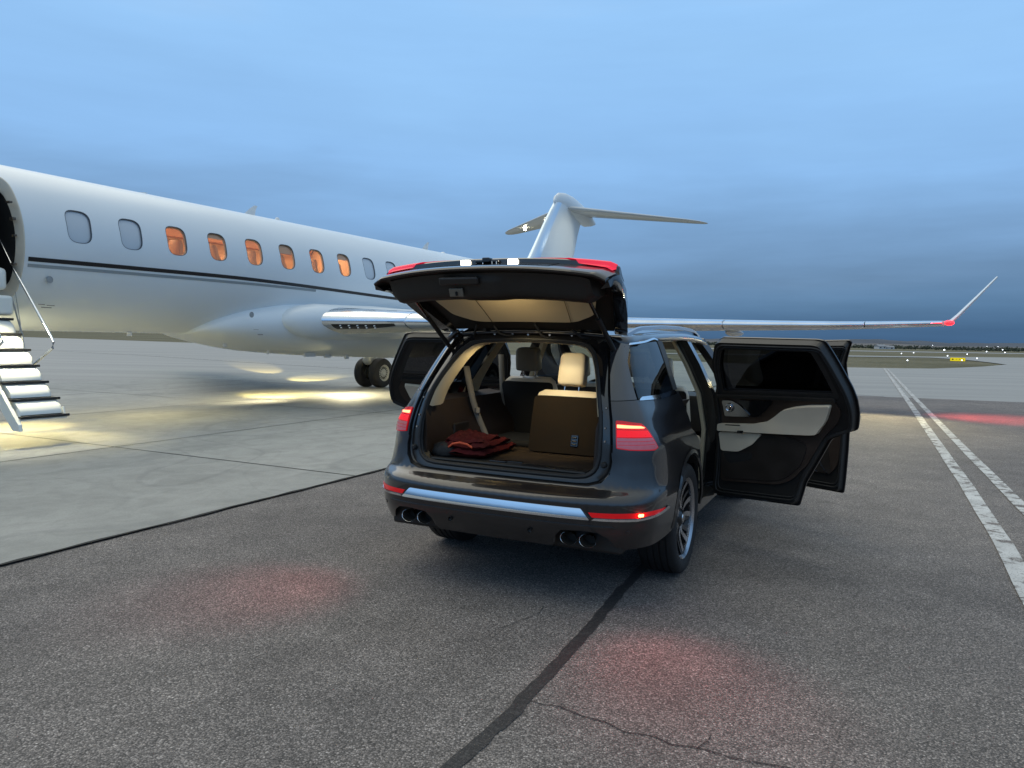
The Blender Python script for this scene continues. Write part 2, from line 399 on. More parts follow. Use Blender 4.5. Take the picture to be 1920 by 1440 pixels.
# ------------------------------------------------------------------ ground
YAW = .4461; THC = math.pi / 2 - YAW
def ground_mat(name, kind_):
    m = bpy.data.materials.new(name); m.use_nodes = True; n = m.node_tree; b = n.nodes['Principled BSDF']; L = n.links.new
    t = N(n, 'ShaderNodeTexCoord')
    def noi(s, d=5, r=.5, vec=None, dist=0):
        z = N(n, 'ShaderNodeTexNoise'); z.inputs['Scale'].default_value = s; z.inputs['Detail'].default_value = d; z.inputs['Roughness'].default_value = r; z.inputs['Distortion'].default_value = dist
        L(vec or t.outputs['Object'], z.inputs['Vector']); return z.outputs['Fac']
    def rmp(f, pts):
        r_ = N(n, 'ShaderNodeValToRGB'); setramp(r_.color_ramp, pts); L(f, r_.inputs[0]); return r_.outputs[0]
    def mix(f, a, c, typ='MIX'):
        x = N(n, 'ShaderNodeMix', data_type='RGBA', blend_type=typ)
        if isinstance(f, (int, float)): x.inputs[0].default_value = f
        else: L(f, x.inputs[0])
        for s_, k in ((a, 6), (c, 7)):
            if isinstance(s_, tuple): x.inputs[k].default_value = (*s_, 1)
            else: L(s_, x.inputs[k])
        return x.outputs[2]
    def maprange(f, a, c, d, e):
        x = N(n, 'ShaderNodeMapRange'); 
        for i, v in zip(('From Min', 'From Max', 'To Min', 'To Max'), (a, c, d, e)): x.inputs[i].default_value = v
        L(f, x.inputs['Value']); return x.outputs[0]
    if kind_ in ('asphalt', 'sealer', 'paint'):
        v = N(n, 'ShaderNodeTexVoronoi'); v.inputs['Scale'].default_value = 112 if kind_ != 'sealer' else 110; v.inputs['Randomness'].default_value = 1
        L(t.outputs['Object'], v.inputs['Vector'])
        sepc = N(n, 'ShaderNodeSeparateColor'); L(v.outputs['Color'], sepc.inputs[0])
        stone = rmp(sepc.outputs[0], [(0, (.115, .103, .095)), (.35, (.190, .169, .157)), (.7, (.272, .242, .224)), (.94, (.36, .322, .30)), (1, (.48, .44, .41))])
        edge = maprange(v.outputs['Distance'], .25, .75, 1, .25)
        base = mix(edge, (.045, .043, .041), stone)
        v2 = N(n, 'ShaderNodeTexVoronoi'); v2.inputs['Scale'].default_value = 210; L(t.outputs['Object'], v2.inputs['Vector'])
        sp2 = N(n, 'ShaderNodeSeparateColor'); L(v2.outputs['Color'], sp2.inputs[0])
        grit = rmp(sp2.outputs[1], [(0, (.55, .55, .55)), (1, (1.45, 1.45, 1.45))])
        base = mix(1, base, grit, 'MULTIPLY')
        mac = rmp(noi(.35, 6, .6), [(.3, (.80, .80, .82)), (.7, (1.17, 1.15, 1.13))])
        base = mix(1, base, mac, 'MULTIPLY')
        mac2 = rmp(noi(2.2, 5, .6), [(.35, (.86, .86, .86)), (.65, (1.1, 1.1, 1.1))])
        base = mix(1, base, mac2, 'MULTIPLY')
        vs2 = N(n, 'ShaderNodeTexVoronoi'); vs2.inputs['Scale'].default_value = .8; L(t.outputs['Object'], vs2.inputs['Vector'])
        st2 = N(n, 'ShaderNodeMath', operation='ADD'); L(vs2.outputs['Distance'], st2.inputs[0]); L(maprange(noi(9, 4), .3, .7, -.05, .05), st2.inputs[1])
        base = mix(maprange(st2.outputs[0], .03, .10, .45, 0), base, (.05, .046, .043))
        tw = N(n, 'ShaderNodeTexNoise'); tw.inputs['Scale'].default_value = .22; tw.inputs['Detail'].default_value = 1; tw.inputs['Distortion'].default_value = .5; L(t.outputs['Object'], tw.inputs['Vector'])
        trk = rmp(tw.outputs['Fac'], [(0, (1, 1, 1)), (.44, (1, 1, 1)), (.455, (.88, .88, .88)), (.475, (.89, .89, .89)), (.49, (1, 1, 1)), (1, (1, 1, 1))]); base = mix(.7, base, trk, 'MULTIPLY')
        if kind_ == 'sealer':
            base = mix(.86, base, (.016, .016, .018))
            wr = maprange(noi(30, 4), .55, .7, 0, .5); base = mix(wr, base, (.09, .088, .085))
        if kind_ == 'paint':
            ch = maprange(noi(5, 8, .68), .47, .55, 0, 1); fine = maprange(sepc.outputs[1], .05, .35, 0, 1)
            mm = N(n, 'ShaderNodeMath', operation='MULTIPLY'); L(ch, mm.inputs[0]); L(fine, mm.inputs[1])
            inv = N(n, 'ShaderNodeMath', operation='SUBTRACT'); inv.inputs[0].default_value = 1; 
            ch2 = maprange(noi(5, 8, .68), .505, .575, 0, 1)
            L(ch2, inv.inputs[1])
            m2 = N(n, 'ShaderNodeMath', operation='MULTIPLY'); L(inv.outputs[0], m2.inputs[0]); L(maprange(sepc.outputs[1], .03, .12, .35, 1), m2.inputs[1])
            white = rmp(noi(3, 6, .6), [(.3, (.40, .40, .39)), (.7, (.58, .58, .57))])
            base = mix(m2.outputs[0], base, white)
        L(base, b.inputs['Base Color'])
        bp = N(n, 'ShaderNodeBump'); bp.inputs['Strength'].default_value = .5 if kind_ == 'asphalt' else .3; bp.inputs['Distance'].default_value = .006; bp.invert = True
        L(v.outputs['Distance'], bp.inputs['Height']); L(bp.outputs[0], b.inputs['Normal'])
        b.inputs['Roughness'].default_value = .82 if kind_ != 'sealer' else .6
        b.inputs['Specular IOR Level'].default_value = .4
    elif kind_ == 'concrete':
        st = N(n, 'ShaderNodeMapping'); st.inputs['Scale'].default_value = (.35, 1, 1); L(t.outputs['Object'], st.inputs[0])
        base = rmp(noi(.7, 8, .62, st.outputs[0], .6), [(.28, (.24, .24, .222)), (.5, (.305, .303, .28)), (.72, (.355, .35, .325))])
        bl = rmp(noi(2.6, 6, .6, None, 1.2), [(.3, (.84, .84, .84)), (.6, (1.05, 1.05, 1.05))]); base = mix(1, base, bl, 'MULTIPLY')
        fi = rmp(noi(60, 5, .7), [(.3, (.88, .88, .88)), (.7, (1.1, 1.1, 1.1))]); base = mix(1, base, fi, 'MULTIPLY')
        # slab to slab tone
        sx = N(n, 'ShaderNodeSeparateXYZ'); L(t.outputs['Object'], sx.inputs[0])
        def cellf(o, size, offv):
            a = N(n, 'ShaderNodeMath', operation='SUBTRACT'); L(o, a.inputs[0]); a.inputs[1].default_value = offv
            d = N(n, 'ShaderNodeMath', operation='DIVIDE'); L(a.outputs[0], d.inputs[0]); d.inputs[1].default_value = size
            f = N(n, 'ShaderNodeMath', operation='FLOOR'); L(d.outputs[0], f.inputs[0]); return f.outputs[0]
        cx = N(n, 'ShaderNodeCombineXYZ'); L(cellf(sx.outputs[0], 6.1, 7.0), cx.inputs[0]); L(cellf(sx.outputs[1], 4.25, 5.3), cx.inputs[1])
        wn = N(n, 'ShaderNodeTexWhiteNoise'); L(cx.outputs[0], wn.inputs['Vector'])
        tone = rmp(wn.outputs['Value'], [(0, (.88, .88, .89)), (1, (1.08, 1.08, 1.06))]); base = mix(1, base, tone, 'MULTIPLY')
        # oil drips
        vd = N(n, 'ShaderNodeTexVoronoi'); vd.inputs['Scale'].default_value = .9; L(t.outputs['Object'], vd.inputs['Vector'])
        dr = maprange(vd.outputs['Distance'], .012, .05, .55, 0); base = mix(dr, base, (.12, .12, .115))
        # tyre scuffs: warped wave bands
        wv = N(n, 'ShaderNodeTexNoise'); wv.inputs['Scale'].default_value = .32; wv.inputs['Detail'].default_value = 1; wv.inputs['Distortion'].default_value = .6; L(t.outputs['Object'], wv.inputs['Vector'])
        sc1 = rmp(wv.outputs['Fac'], [(.0, (1, 1, 1)), (.452, (1, 1, 1)), (.46, (.86, .86, .87)), (.474, (.87, .87, .88)), (.482, (1, 1, 1)), (.54, (1, 1, 1)), (.547, (.9, .9, .9)), (.556, (1, 1, 1)), (1, (1, 1, 1))]); base = mix(.8, base, sc1, 'MULTIPLY')
        L(base, b.inputs['Base Color'])
        bp = N(n, 'ShaderNodeBump'); bp.inputs['Strength'].default_value = .15; bp.inputs['Distance'].default_value = .004; L(noi(90, 4, .7), bp.inputs['Height']); L(bp.outputs[0], b.inputs['Normal'])
        b.inputs['Roughness'].default_value = .7
    elif kind_ == 'apron':
        st = N(n, 'ShaderNodeMapping'); st.inputs['Scale'].default_value = (.05, .6, 1); st.inputs['Rotation'].default_value = (0, 0, R(8)); L(t.outputs['Object'], st.inputs[0])
        base = rmp(noi(1.0, 6, .6, st.outputs[0]), [(.3, (.235, .228, .212)), (.7, (.32, .308, .285))])
        f2 = rmp(noi(14, 6, .7), [(.3, (.85, .85, .85)), (.7, (1.12, 1.12, 1.12))]); base = mix(1, base, f2, 'MULTIPLY')
        L(base, b.inputs['Base Color']); b.inputs['Roughness'].default_value = .65
    elif kind_ == 'grass':
        base = rmp(noi(.05, 8, .65), [(.3, (.10, .095, .06)), (.5, (.15, .14, .095)), (.7, (.20, .18, .13))])
        f2 = rmp(noi(1.3, 8, .75), [(.3, (.6, .62, .6)), (.7, (1.3, 1.28, 1.25))]); base = mix(1, base, f2, 'MULTIPLY')
        L(base, b.inputs['Base Color']); b.inputs['Roughness'].default_value = 1; b.inputs['Specular IOR Level'].default_value = .1
        bp = N(n, 'ShaderNodeBump'); bp.inputs['Strength'].default_value = 1; bp.inputs['Distance'].default_value = .1; L(noi(3, 8, .8), bp.inputs['Height']); L(bp.outputs[0], b.inputs['Normal'])
    return m
M_as = ground_mat('asphalt', 'asphalt'); M_seal = ground_mat('crack_sealer', 'sealer'); M_wp = ground_mat('worn_white_paint', 'paint')
M_con = ground_mat('concrete', 'concrete'); M_apr = ground_mat('far_pavement', 'apron'); M_gr = ground_mat('dry_grass', 'grass')
joint = mat('joint_dark', (.028, .026, .024), .9, noise_amt=.2, nscale=20)

kind(sheet('ground', [(-9000, -200), (9000, -200), (9000, 12000), (-9000, 12000)], -.09, M_gr), 'structure')
# paved apron: a slab reaching to the grass verge
edge = [(-400, 414), (-133.7, 182), (-101.3, 156), (-75, 139), (-44, 116.3), (-20, 96), (5, 76), (26, 59), (30, 59.2), (34, 60.6), (39.2, 65.6), (45.1, 71.6), (50, 77.5), (55.9, 84.6)]
far = [(55.9, 85.2), (61, 96), (66.3, 108), (71, 122), (73.2, 131), (64, 127), (40, 116), (20, 108), (21, 118), (45, 130), (74, 143), (100, 158), (160, 190), (420, 330), (420, -60)]
apr = [(-400, -60)] + edge + far
kind(sheet('apron_pavement', apr, -.012, M_apr), 'structure')
# near asphalt (coarse) over the same slab
def FL(f, l): return (f * math.sin(YAW) - l * math.cos(YAW), f * math.cos(YAW) + l * math.sin(YAW))
kind(sheet('asphalt', [FL(-30, 5.33), FL(27, 5.33), FL(27.5, 0), FL(28.5, -8), FL(31, -20), FL(30, -60), FL(-30, -60)], -.004, M_as), 'structure')
kind(sheet('asphalt', [FL(-30, 60), FL(-3, 60), FL(-3, 5.33), FL(-30, 5.33)], -.004, M_as), 'structure')
c = sheet('concrete_apron', [(-40, 5.34), (62, 5.34), (62, 22.6), (-40, 22.6)], .006, M_con); c.rotation_euler = (0, 0, THC); kind(c, 'structure')
# note: rotated local x = forward along the joints, local y = left of them
def strips(name, lst, z, material, wob=.0, seed=1, step=.12):
    rn = random.Random(seed); V = []; F = []
    for pts, wd in lst:
        P = dens(pts, step, False); k0 = len(V)
        for i, p in enumerate(P):
            a = Vector(P[max(i - 1, 0)]); b_ = Vector(P[min(i + 1, len(P) - 1)]); t = (b_ - a).normalized(); nn = Vector((-t.y, t.x))
            wl = wd / 2 * (1 + wob * (noise.noise(Vector((i * .33, seed, 0))) * 1.6)); wr_ = wd / 2 * (1 + wob * (noise.noise(Vector((i * .29, seed, 7))) * 1.6))
            off = nn * (noise.noise(Vector((i * .11, seed, 3))) * wd * wob * .6)
            q = Vector(p) + off; V += [(*(q + nn * wl), z), (*(q - nn * wr_), z)]
        for i in range(len(P) - 1): F.append((k0 + 2 * i, k0 + 2 * i + 1, k0 + 2 * i + 3, k0 + 2 * i + 2))
    return mk(name, V, F, material, None, False)
jl = [([(-40, y), (62, y)], .022) for y in (9.5, 13.8, 18.2)] + [([(x, 5.34), (x, 22.6)], .022) for x in [7.0 + 6.1 * i for i in range(-5, 10)]]
j = strips('pavement_joint', jl, .0095, joint, .35, 3, .3); j.rotation_euler = (0, 0, THC); kind(j, 'structure')
j = strips('pavement_edge_gap', [([(-40, 5.33), (62, 5.33)], .032)], .0125, joint, .7, 5, .09); j.rotation_euler = (0, 0, THC); kind(j, 'structure')
# sealed crack and hairline cracks
kind(strips('crack_sealer', [([(1.75, 6.95), (1.35, 6.1), (.98, 5.35), (.66, 4.62), (.45, 4.12), (.2, 3.56), (.0, 3.12), (-.22, 2.72), (-.6, 1.95), (-1.2, .7)], .068)], .0005, M_seal, .26, 9, .035), 'structure')
hl = []
p = [(.06, 3.33), (.17, 3.26), (.24, 3.25), (.33, 3.17), (.43, 3.12), (.5, 3.04), (.62, 3.01), (.68, 2.95), (.78, 2.93), (.9, 2.86), (1.1, 2.8), (1.3, 2.7), (1.5, 2.68)]
hl.append((p, .006)); hl.append(([(-.03, 4.15), (.1, 4.28), (.2, 4.4), (.22, 4.5)], .004)); hl.append(([(.78, 2.93), (.84, 2.99), (.86, 3.03)], .004))
kind(strips('asphalt_crack', hl, .0006, joint, .9, 4, .02), 'structure')
# painted lines
kind(strips('painted_line', [([(.1, -1.8), (3.2, 4.35), (4.16, 6.2), (5.45, 8.85), (11.35, 21.2), (29, 58.4)], .145), ([(.9, -1.0), (4.0, 5.05), (5.15, 7.3), (7.22, 11.75), (14.25, 26.7), (28, 55.8)], .13)], .0042, M_wp, .05, 8, .3), 'structure')
kind(strips('painted_guide_line', [([(9.4, 28.2), (12.4, 24.9)], .11), ([(-60, 76), (-39.5, 60.8), (-26.7, 52.6), (-14.6, 42.6), (-6, 36)], .16)], .009, M_wp, .05, 8, .5), 'structure')
# runway strip across the far field
kind(sheet('runway', [(60, 240), (130, 278), (197, 316), (400, 430), (1500, 1050), (1500, 1110), (390, 462), (200, 352), (128, 306), (40, 262)], -.03, mat('runway_concrete', (.34, .34, .35), .7, noise_amt=.1, nscale=.05)), 'structure')

# hills, tree belt
def ridge(name, y0, x0, x1, n, hf, depth, material, rows=7):
    V = []; F = []
    for i in range(n + 1):
        x = x0 + (x1 - x0) * i / n
        for r_ in range(rows + 1):
            t = r_ / rows; hh = hf(x) * math.sin(min(1, t * 1.0) * math.pi / 2) ** .8 * (1 + .12 * noise.noise(Vector((x * .004, t * 3, 1))))
            V.append((x, y0 + depth * t, hh if r_ else -5))
        V.append((x, y0 + depth * 2, -5))
    k = rows + 2
    for i in range(n):
        for r_ in range(k - 1): F.append((i * k + r_, i * k + r_ + 1, (i + 1) * k + r_ + 1, (i + 1) * k + r_))
    return mk(name, V, F, material, None, True)
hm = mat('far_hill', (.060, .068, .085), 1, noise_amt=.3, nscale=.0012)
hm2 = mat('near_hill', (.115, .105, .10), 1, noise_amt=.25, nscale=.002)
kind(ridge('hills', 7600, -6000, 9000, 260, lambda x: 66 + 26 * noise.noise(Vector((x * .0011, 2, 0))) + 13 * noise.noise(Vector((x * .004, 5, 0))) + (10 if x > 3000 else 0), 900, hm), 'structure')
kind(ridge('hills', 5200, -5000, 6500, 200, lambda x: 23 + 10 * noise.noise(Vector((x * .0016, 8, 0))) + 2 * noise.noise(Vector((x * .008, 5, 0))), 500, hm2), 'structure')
def leafy(name, n, x0, x1, y0, y1, h0, h1, material, seed):
    rn = random.Random(seed); V = []; F = []
    for i in range(n):
        y = rn.uniform(y0, y1); x = (x0 + (x1 - x0) * rn.random()) * y / y1; h = rn.uniform(h0, h1) * (1 + .5 * noise.noise(Vector((x * .01, y * .01, seed)))); w_ = h * rn.uniform(.45, .8)
        for c_ in range(9):
            a = rn.uniform(0, 6.28); cx = x + math.cos(a) * w_ * rn.uniform(0, .8); cy = y + math.sin(a) * w_ * rn.uniform(0, .8); cz = h * rn.uniform(.18, .95); rr = w_ * rn.uniform(.28, .5) * (1.15 - cz / h * .5)
            k = len(V)
            for q in [(1, 0, 0), (-1, 0, 0), (0, 1, 0), (0, -1, 0), (0, 0, 1), (0, 0, -1)]:
                s_ = rr * rn.uniform(.6, 1.25); V.append((cx + q[0] * s_ + rn.uniform(-.2, .2) * rr, cy + q[1] * s_, cz - .5 + q[2] * s_ * .8))
            F += [tuple(k + v for v in f) for f in [(0, 2, 4), (2, 1, 4), (1, 3, 4), (3, 0, 4), (2, 0, 5), (1, 2, 5), (3, 1, 5), (0, 3, 5)]]
    o = mk(name, V, F, material, None, False); return o
lm = mat('tree_leaf', (.040, .052, .034), 1, noise_amt=.5, nscale=.03)
t = leafy('tree_belt', 2600, -500, 1500, 760, 1500, 2.6, 5.5, lm, 3); kind(t, 'stuff'); tag(t, 'dark belt of trees along the far edge of the airfield', 'trees')
# farm buildings, lamps, airfield lights and the taxiway sign
cw = mat('far_wall', (.5, .5, .5), .8, noise_amt=.05); cr_ = mat('far_roof', (.24, .25, .27), .7, noise_amt=.05)
def shed(x, y, w_, d, h, label, rz=.3):
    t = thing('farm_building', label, 'building', (x, y, -.09), rz, 'pale buildings by the tree belt')
    boxes('wall', [((0, 0, h / 2), (w_, d, h))], cw, t, 0)
    boxes('window', [((-w_ * .25, -d / 2 - .03, h * .55), (1.4, .1, 1.1)), ((w_ * .25, -d / 2 - .03, h * .55), (1.4, .1, 1.1))], dark_in, t, 0)
    mk('roof', [(-w_ / 2 - .3, -d / 2 - .3, h), (w_ / 2 + .3, -d / 2 - .3, h), (w_ / 2 + .3, d / 2 + .3, h), (-w_ / 2 - .3, d / 2 + .3, h), (-w_ / 2 - .3, 0, h + d * .3), (w_ / 2 + .3, 0, h + d * .3)],
       [(0, 1, 5, 4), (2, 3, 4, 5), (0, 4, 3), (1, 2, 5), (0, 3, 2, 1)], cr_, t, False)
shed(349, 712, 9, 6, 2.6, 'pale gabled building farthest left before the tree belt'); shed(358, 716, 11, 5, 1.9, 'long low pale shed right beside the gabled building', .1)
shed(505, 730, 9, 6, 2.3, 'small pale building before the tree belt, right of the red wing tip', .5)
lampw = mat('airfield_lamp', (1, 1, 1), .3, emit=(.85, .93, 1), es=5); steel = mat('grey_steel', (.2, .2, .2), .5)
def alight(x, y, r_, h, label, name='airfield_light', cat='airfield light', grp='small white lights on the airfield'):
    t = thing(name, label, cat, (x, y, -.09), 0, grp)
    lathe('stem', [(0, r_ * .8), (.02, r_ * .8), (.03, r_ * .3), (h, r_ * .3), (h, 0)], steel, t, 'z', seg=10)
    lathe('lamp_head', [(h, 0), (h, r_ * .8), (h + r_ * .4, r_), (h + r_ * 1.3, r_ * .7), (h + r_ * 1.7, 0)], lampw, t, 'z', seg=12)
AL = [(41.4, 78.5, .085, .36, 'airfield light standing alone in the grass island, nearest of all'), (83.5, 160.9, .13, .4, 'left of two airfield lights behind the grass island, beside the grass strip edge'),
      (104.3, 194.9, .15, .4, 'right of two airfield lights behind the grass island, slightly higher in view'), (76.4, 131.6, .12, .4, 'airfield light just left of the yellow sign'),
      (54.6, 91.0, .085, .3, 'low airfield light in front of the yellow sign'), (109.8, 181, .14, .4, 'airfield light above and right of the yellow sign'), (63.8, 102.9, .11, .4, 'airfield light in the grass island right of the yellow sign'),
      (210.5, 332.9, .28, .6, 'airfield light far to the right beside the runway'), (184.2, 280.5, .24, .6, 'airfield light nearest the right edge of the view'), (190, 330, .42, .9, 'brightest airfield light above the yellow sign by the runway')]
for a in AL: alight(a[0], a[1], a[2] * .72, a[3], a[4])
SL = [(560, 1000, 5.4, 'street lamp at the tree belt, leftmost of the far white lamps'), (645, 1020, 5.6, 'street lamp at the tree belt, left of a close pair'), (660, 1020, 5.8, 'street lamp at the tree belt, right of a close pair'),
      (330, 505, 1.5, 'low street lamp before the tree belt above the yellow sign'), (346, 505, 1.4, 'low street lamp before the tree belt right of the yellow sign'), (407, 520, 1.4, 'low street lamp before the tree belt toward the right edge'), (455, 530, 1.6, 'low street lamp before the tree belt nearest the right edge')]
for x, y, h, lb in SL:
    t = thing('street_lamp', lb, 'street lamp', (x, y, -.09), 0, 'far street lamps by the trees')
    lathe('pole', [(0, .15), (h, .08)], steel, t, 'z', seg=8); lathe('lamp_head', [(h, 0), (h, .25), (h + .3, .32), (h + .55, 0)], lampw, t, 'z', seg=10)
sg = thing('taxiway_sign', 'lit yellow taxiway direction sign with black arrow in the grass island', 'sign', (59.2, 99.6, -.09), R(-33))
sg.scale = (.47, .47, .5)
boxes('sign_box', [((0, 0, .62), (3.7, .22, .92))], mat('sign_yellow', (.85, .68, .01), .4, emit=(1, .75, .01), es=.5), sg, .04)
boxes('leg', [((-1.4, 0, .08), (.08, .08, .17)), ((0, 0, .08), (.08, .08, .17)), ((1.4, 0, .08), (.08, .08, .17))], steel, sg, 0)
boxes('sign_frame', [((0, 0, 1.1), (3.8, .26, .05)), ((0, 0, .135), (3.8, .26, .05)), ((-1.88, 0, .62), (.05, .26, 1.0)), ((1.88, 0, .62), (.05, .26, 1.0))], bplas, sg, 0)
mk('arrow_mark', [(-1.55, -.116, .62), (-1.15, -.116, .36), (-1.15, -.116, .88), (-1.15, -.116, .54), (-.9, -.116, .54), (-.9, -.116, .70), (-1.15, -.116, .70)], [(0, 1, 2), (3, 4, 5, 6)], dark_in, sg, False)
text_mesh('sign_lettering', '\u2190 A A4', .62, dark_in, sg, Matrix.Translation((.5, -.116, .6)) @ Matrix.Rotation(R(90), 4, 'X'))
# ------------------------------------------------------------------ the business jet. local x = aft, y = away from the camera side, z = up
PSI = .49801; THP = math.pi / 2 - PSI
jet = thing('business_jet', 'white twin engine business jet with lit cabin windows and lowered airstair', 'airplane', (-13.413 * math.sin(math.pi / 2 - PSI), 13.413 * math.sin(PSI), 0), THP)
RP = [(.3, .02), (.45, .22), (.8, .44), (1.4, .70), (2.2, .95), (3.2, 1.17), (4.3, 1.30), (5.2, 1.345), (20, 1.345), (22, 1.32), (24, 1.22), (26, 1.03), (28, .78), (30, .48), (31.6, .22), (32.2, .05)]
ZP = [(.3, 2.55), (1.4, 2.66), (3.2, 2.85), (5.2, 2.9475), (20, 2.9475), (22, 2.97), (24, 3.07), (26, 3.24), (28, 3.47), (30, 3.72), (32.2, 3.98)]
def fR(t): return sinterp(RP, t)
def fZ(t): return sinterp(ZP, t)
def fus(t, v):
    a = v / 1.345; r = fR(t); return Vector((t, -r * math.cos(a), fZ(t) + r * math.sin(a)))
HP = 1.345 * math.pi / 2
def rr2(cx, cy, w_, h, r, seg=6): return rnd([(cx - w_ / 2, cy - h / 2), (cx + w_ / 2, cy - h / 2), (cx + w_ / 2, cy + h / 2), (cx - w_ / 2, cy + h / 2)], r, seg)
WT = [7.42 + .915 * i for i in range(12)]; WV = .376
def wsh(cx, cy, w_, h, r): return rnd([(cx - w_ / 2, cy - h / 2), (cx + w_ / 2 - .015, cy - h / 2), (cx + w_ / 2 + .015, cy + h / 2), (cx - w_ / 2 - .0, cy + h / 2)], r, 7)
wins = [wsh(t, WV, .41, .565, .17) for t in WT]
DOOR = rnd([(5.62, -1.05), (6.53, -1.05), (6.55, .2), (6.50, 1.25), (5.68, 1.25), (5.6, .2)], .36, 8)
panel('fuselage_skin', [(4.2, -HP), (20.5, -HP), (20.5, HP), (4.2, HP)], fus, wpaint, jet, holes=wins + [DOOR], g=.15)
def ring(t, a0, a1, n):
    return [fus(t, 1.345 * (a0 + (a1 - a0) * i / n)) for i in range(n + 1)]
def fgrid(name, t0, t1, nt_, a0, a1, na, material):
    V = []; F = []
    for i in range(nt_ + 1): V += ring(t0 + (t1 - t0) * i / nt_, a0, a1, na)
    k = na + 1
    for i in range(nt_):
        for q in range(na): F.append((i * k + q, (i + 1) * k + q, (i + 1) * k + q + 1, i * k + q + 1))
    return mk(name, V, F, material, jet)
fgrid('nose', .3, 4.2, 26, -math.pi, math.pi, 48, wpaint)
fgrid('tail_cone', 20.5, 32.2, 40, -math.pi, math.pi, 60, wpaint)
fgrid('fuselage_skin', 4.2, 20.5, 60, math.pi / 2, 3 * math.pi / 2, 30, wpaint)
# windows: reveal, rim, pane
wind = mat('window_rim', (.045, .055, .07), .4); seal_l = mat('window_reveal', (.70, .62, .52), .4)
for i, t in enumerate(WT):
    lit = 2 <= i <= 7
    o = panel('window', wsh(t, WV, .41, .565, .17), lambda a, b: fus(a, b), wind, jet, holes=[wsh(t - .006, WV - .004, .388, .54, .16)], g=.06, th=.012, off=.002, label='lit orange cabin window' if lit else 'cabin window with its shade drawn')
    # reveal
    P0 = dens(wsh(t, WV, .41, .565, .17), .04); P1 = [(t + (a - t) * .93, WV + (b - WV) * .95) for a, b in P0]
    V = [fus(*p) for p in P0] + [fus(*p) - fdn(fus, *p) * .05 for p in P1]; n_ = len(P0)
    mk('window_reveal', V, [(k, (k + 1) % n_, (k + 1) % n_ + n_, k + n_) for k in range(n_)], seal_l if lit else agrey, o)
    if i in (3, 5, 7):
        hh = {3: .10, 5: .20, 7: .14}[i]; panel('window_blind', rnd([(t - .19, WV + .27 - hh), (t + .18, WV + .27 - hh), (t + .195, WV + .27), (t - .18, WV + .27)], .05, 3), fus, mat('blind', (.70, .42, .26), .6), o, g=.12, off=-.035)
    panel('pane', wsh(t, WV, .40, .555, .165), fus, glass_air if lit else shade, o, g=.12, off=-.022)
# cabin interior, seen through the lit panes
t0, t1 = 6.75, 15.0
V = []; F = []
for ti, tt in enumerate((t0, t1)):
    for k in range(25):
        a = R(90 + 8) + (R(270 - 50) - R(98)) * k / 24; V.append((tt, -1.22 * math.cos(a), 2.947 + 1.22 * math.sin(a)))
k = 25; F = [(i, i + 1, k + i + 1, k + i) for i in range(24)]
mk('cabin_lining', V, F, cabin, jet)
V = [];
for tt in (t0, t1):
    for q in range(9):
        a = R(38) + (R(98) - R(38)) * q / 8; V.append((tt, -1.2 * math.cos(a), 2.947 + 1.2 * math.sin(a)))
mk('cabin_ceiling', V, [(i, i + 1, 9 + i + 1, 9 + i) for i in range(8)], cabin, jet)
boxes('cabin_floor', [(((t0 + t1) / 2, 0, 2.08), (t1 - t0, 1.9, .04))], brown, jet, 0)
for tx in (t0, 8.84, t1):
    pr = [(tx, -1.2 * math.cos(R(q)), 2.947 + 1.2 * math.sin(R(q))) for q in range(-38, 219, 8)]
    pr = [(x, y, max(z, 2.1)) for x, y, z in pr]
    mk('cabin_bulkhead', pr, [tuple(range(len(pr)))], cabin, jet, False)
boxes('cabin_sideboard', [((11.9, .98, 2.75), (6.0, .3, .12))], mat('veneer', (.25, .09, .04), .2, 0, .6), jet, 0)
for t, s_, yy in [(9.55, 1, -.72), (10.55, -1, -.72), (11.35, 1, -.72), (12.35, -1, -.72), (13.2, 1, -.72), (14.2, -1, -.72), (10.0, 1, .62), (11.8, 1, .62), (13.6, -1, .62)]:
    st_ = loft('cabin_seat', [[(t + s_ * (-.02 + dz * .12) + dx * .09 * sc_, yy + dy * .27 * sc_, 2.35 + dz) for dx, dy in ((-1, -.8), (-.6, -1), (.6, -1), (1, -.8), (1, .8), (.6, 1), (-.6, 1), (-1, .8))] for dz, sc_ in ((0, 1), (.4, 1), (.7, .95), (.86, .72), (.98, .66), (1.05, .5))], seatc, jet)
box('cabin_valance', (11.9, .86, 3.80), (6.0, .16, .26), mat('valance', (.36, .17, .10), .5), jet, .03)
box('cabin_valance', (11.9, .99, 3.30), (6.0, .03, .05), mat('valance', (.36, .17, .10), .5), jet, .01)
for tx, en in ((9.9, 34), (11.9, 22), (13.9, 28)):
    lamp('cabin_light', 'AREA', (tx, .1, 4.0), en, (1, .66, .38), jet, 1.6, (tx, .1, 2), sy=.5)
# stripes
def band(v0, v1, ts, material, name):
    V = []; F = []
    for t, a in ts:
        V += [fus(t, (R(a) * 1.345) + v0 * 1), fus(t, R(a) * 1.345 + v1)]
    V2 = []
    for i, (t, a) in enumerate(ts):
        for v in (v0, v1):
            p = R(a) * 1.345 + v; V2.append(fus(t, p) + fdn(fus, t, p) * .004)
    for i in range(len(ts) - 1): F.append((2 * i, 2 * i + 2, 2 * i + 3, 2 * i + 1))
    return mk(name, V2, F, material, jet)
sts = [(6.6 + .25 * i) for i in range(75)]
AV = [(6.6, -10.2), (8.35, -9.3), (10.5, -8.6), (12, -9.4), (13.5, -11.0), (15.5, -13.3), (17.7, -15.5), (21, -17), (25, -17)]
band(-.034, .034, [(t, sinterp(AV, t)) for t in sts], stripeb, 'black_stripe')
band(-.026, .026, [(t, sinterp(AV, t) - 4.2 + (1.6 * max(0, (t - 10.5) / 3))) for t in sts if t < 13.1], stripeg, 'grey_stripe')
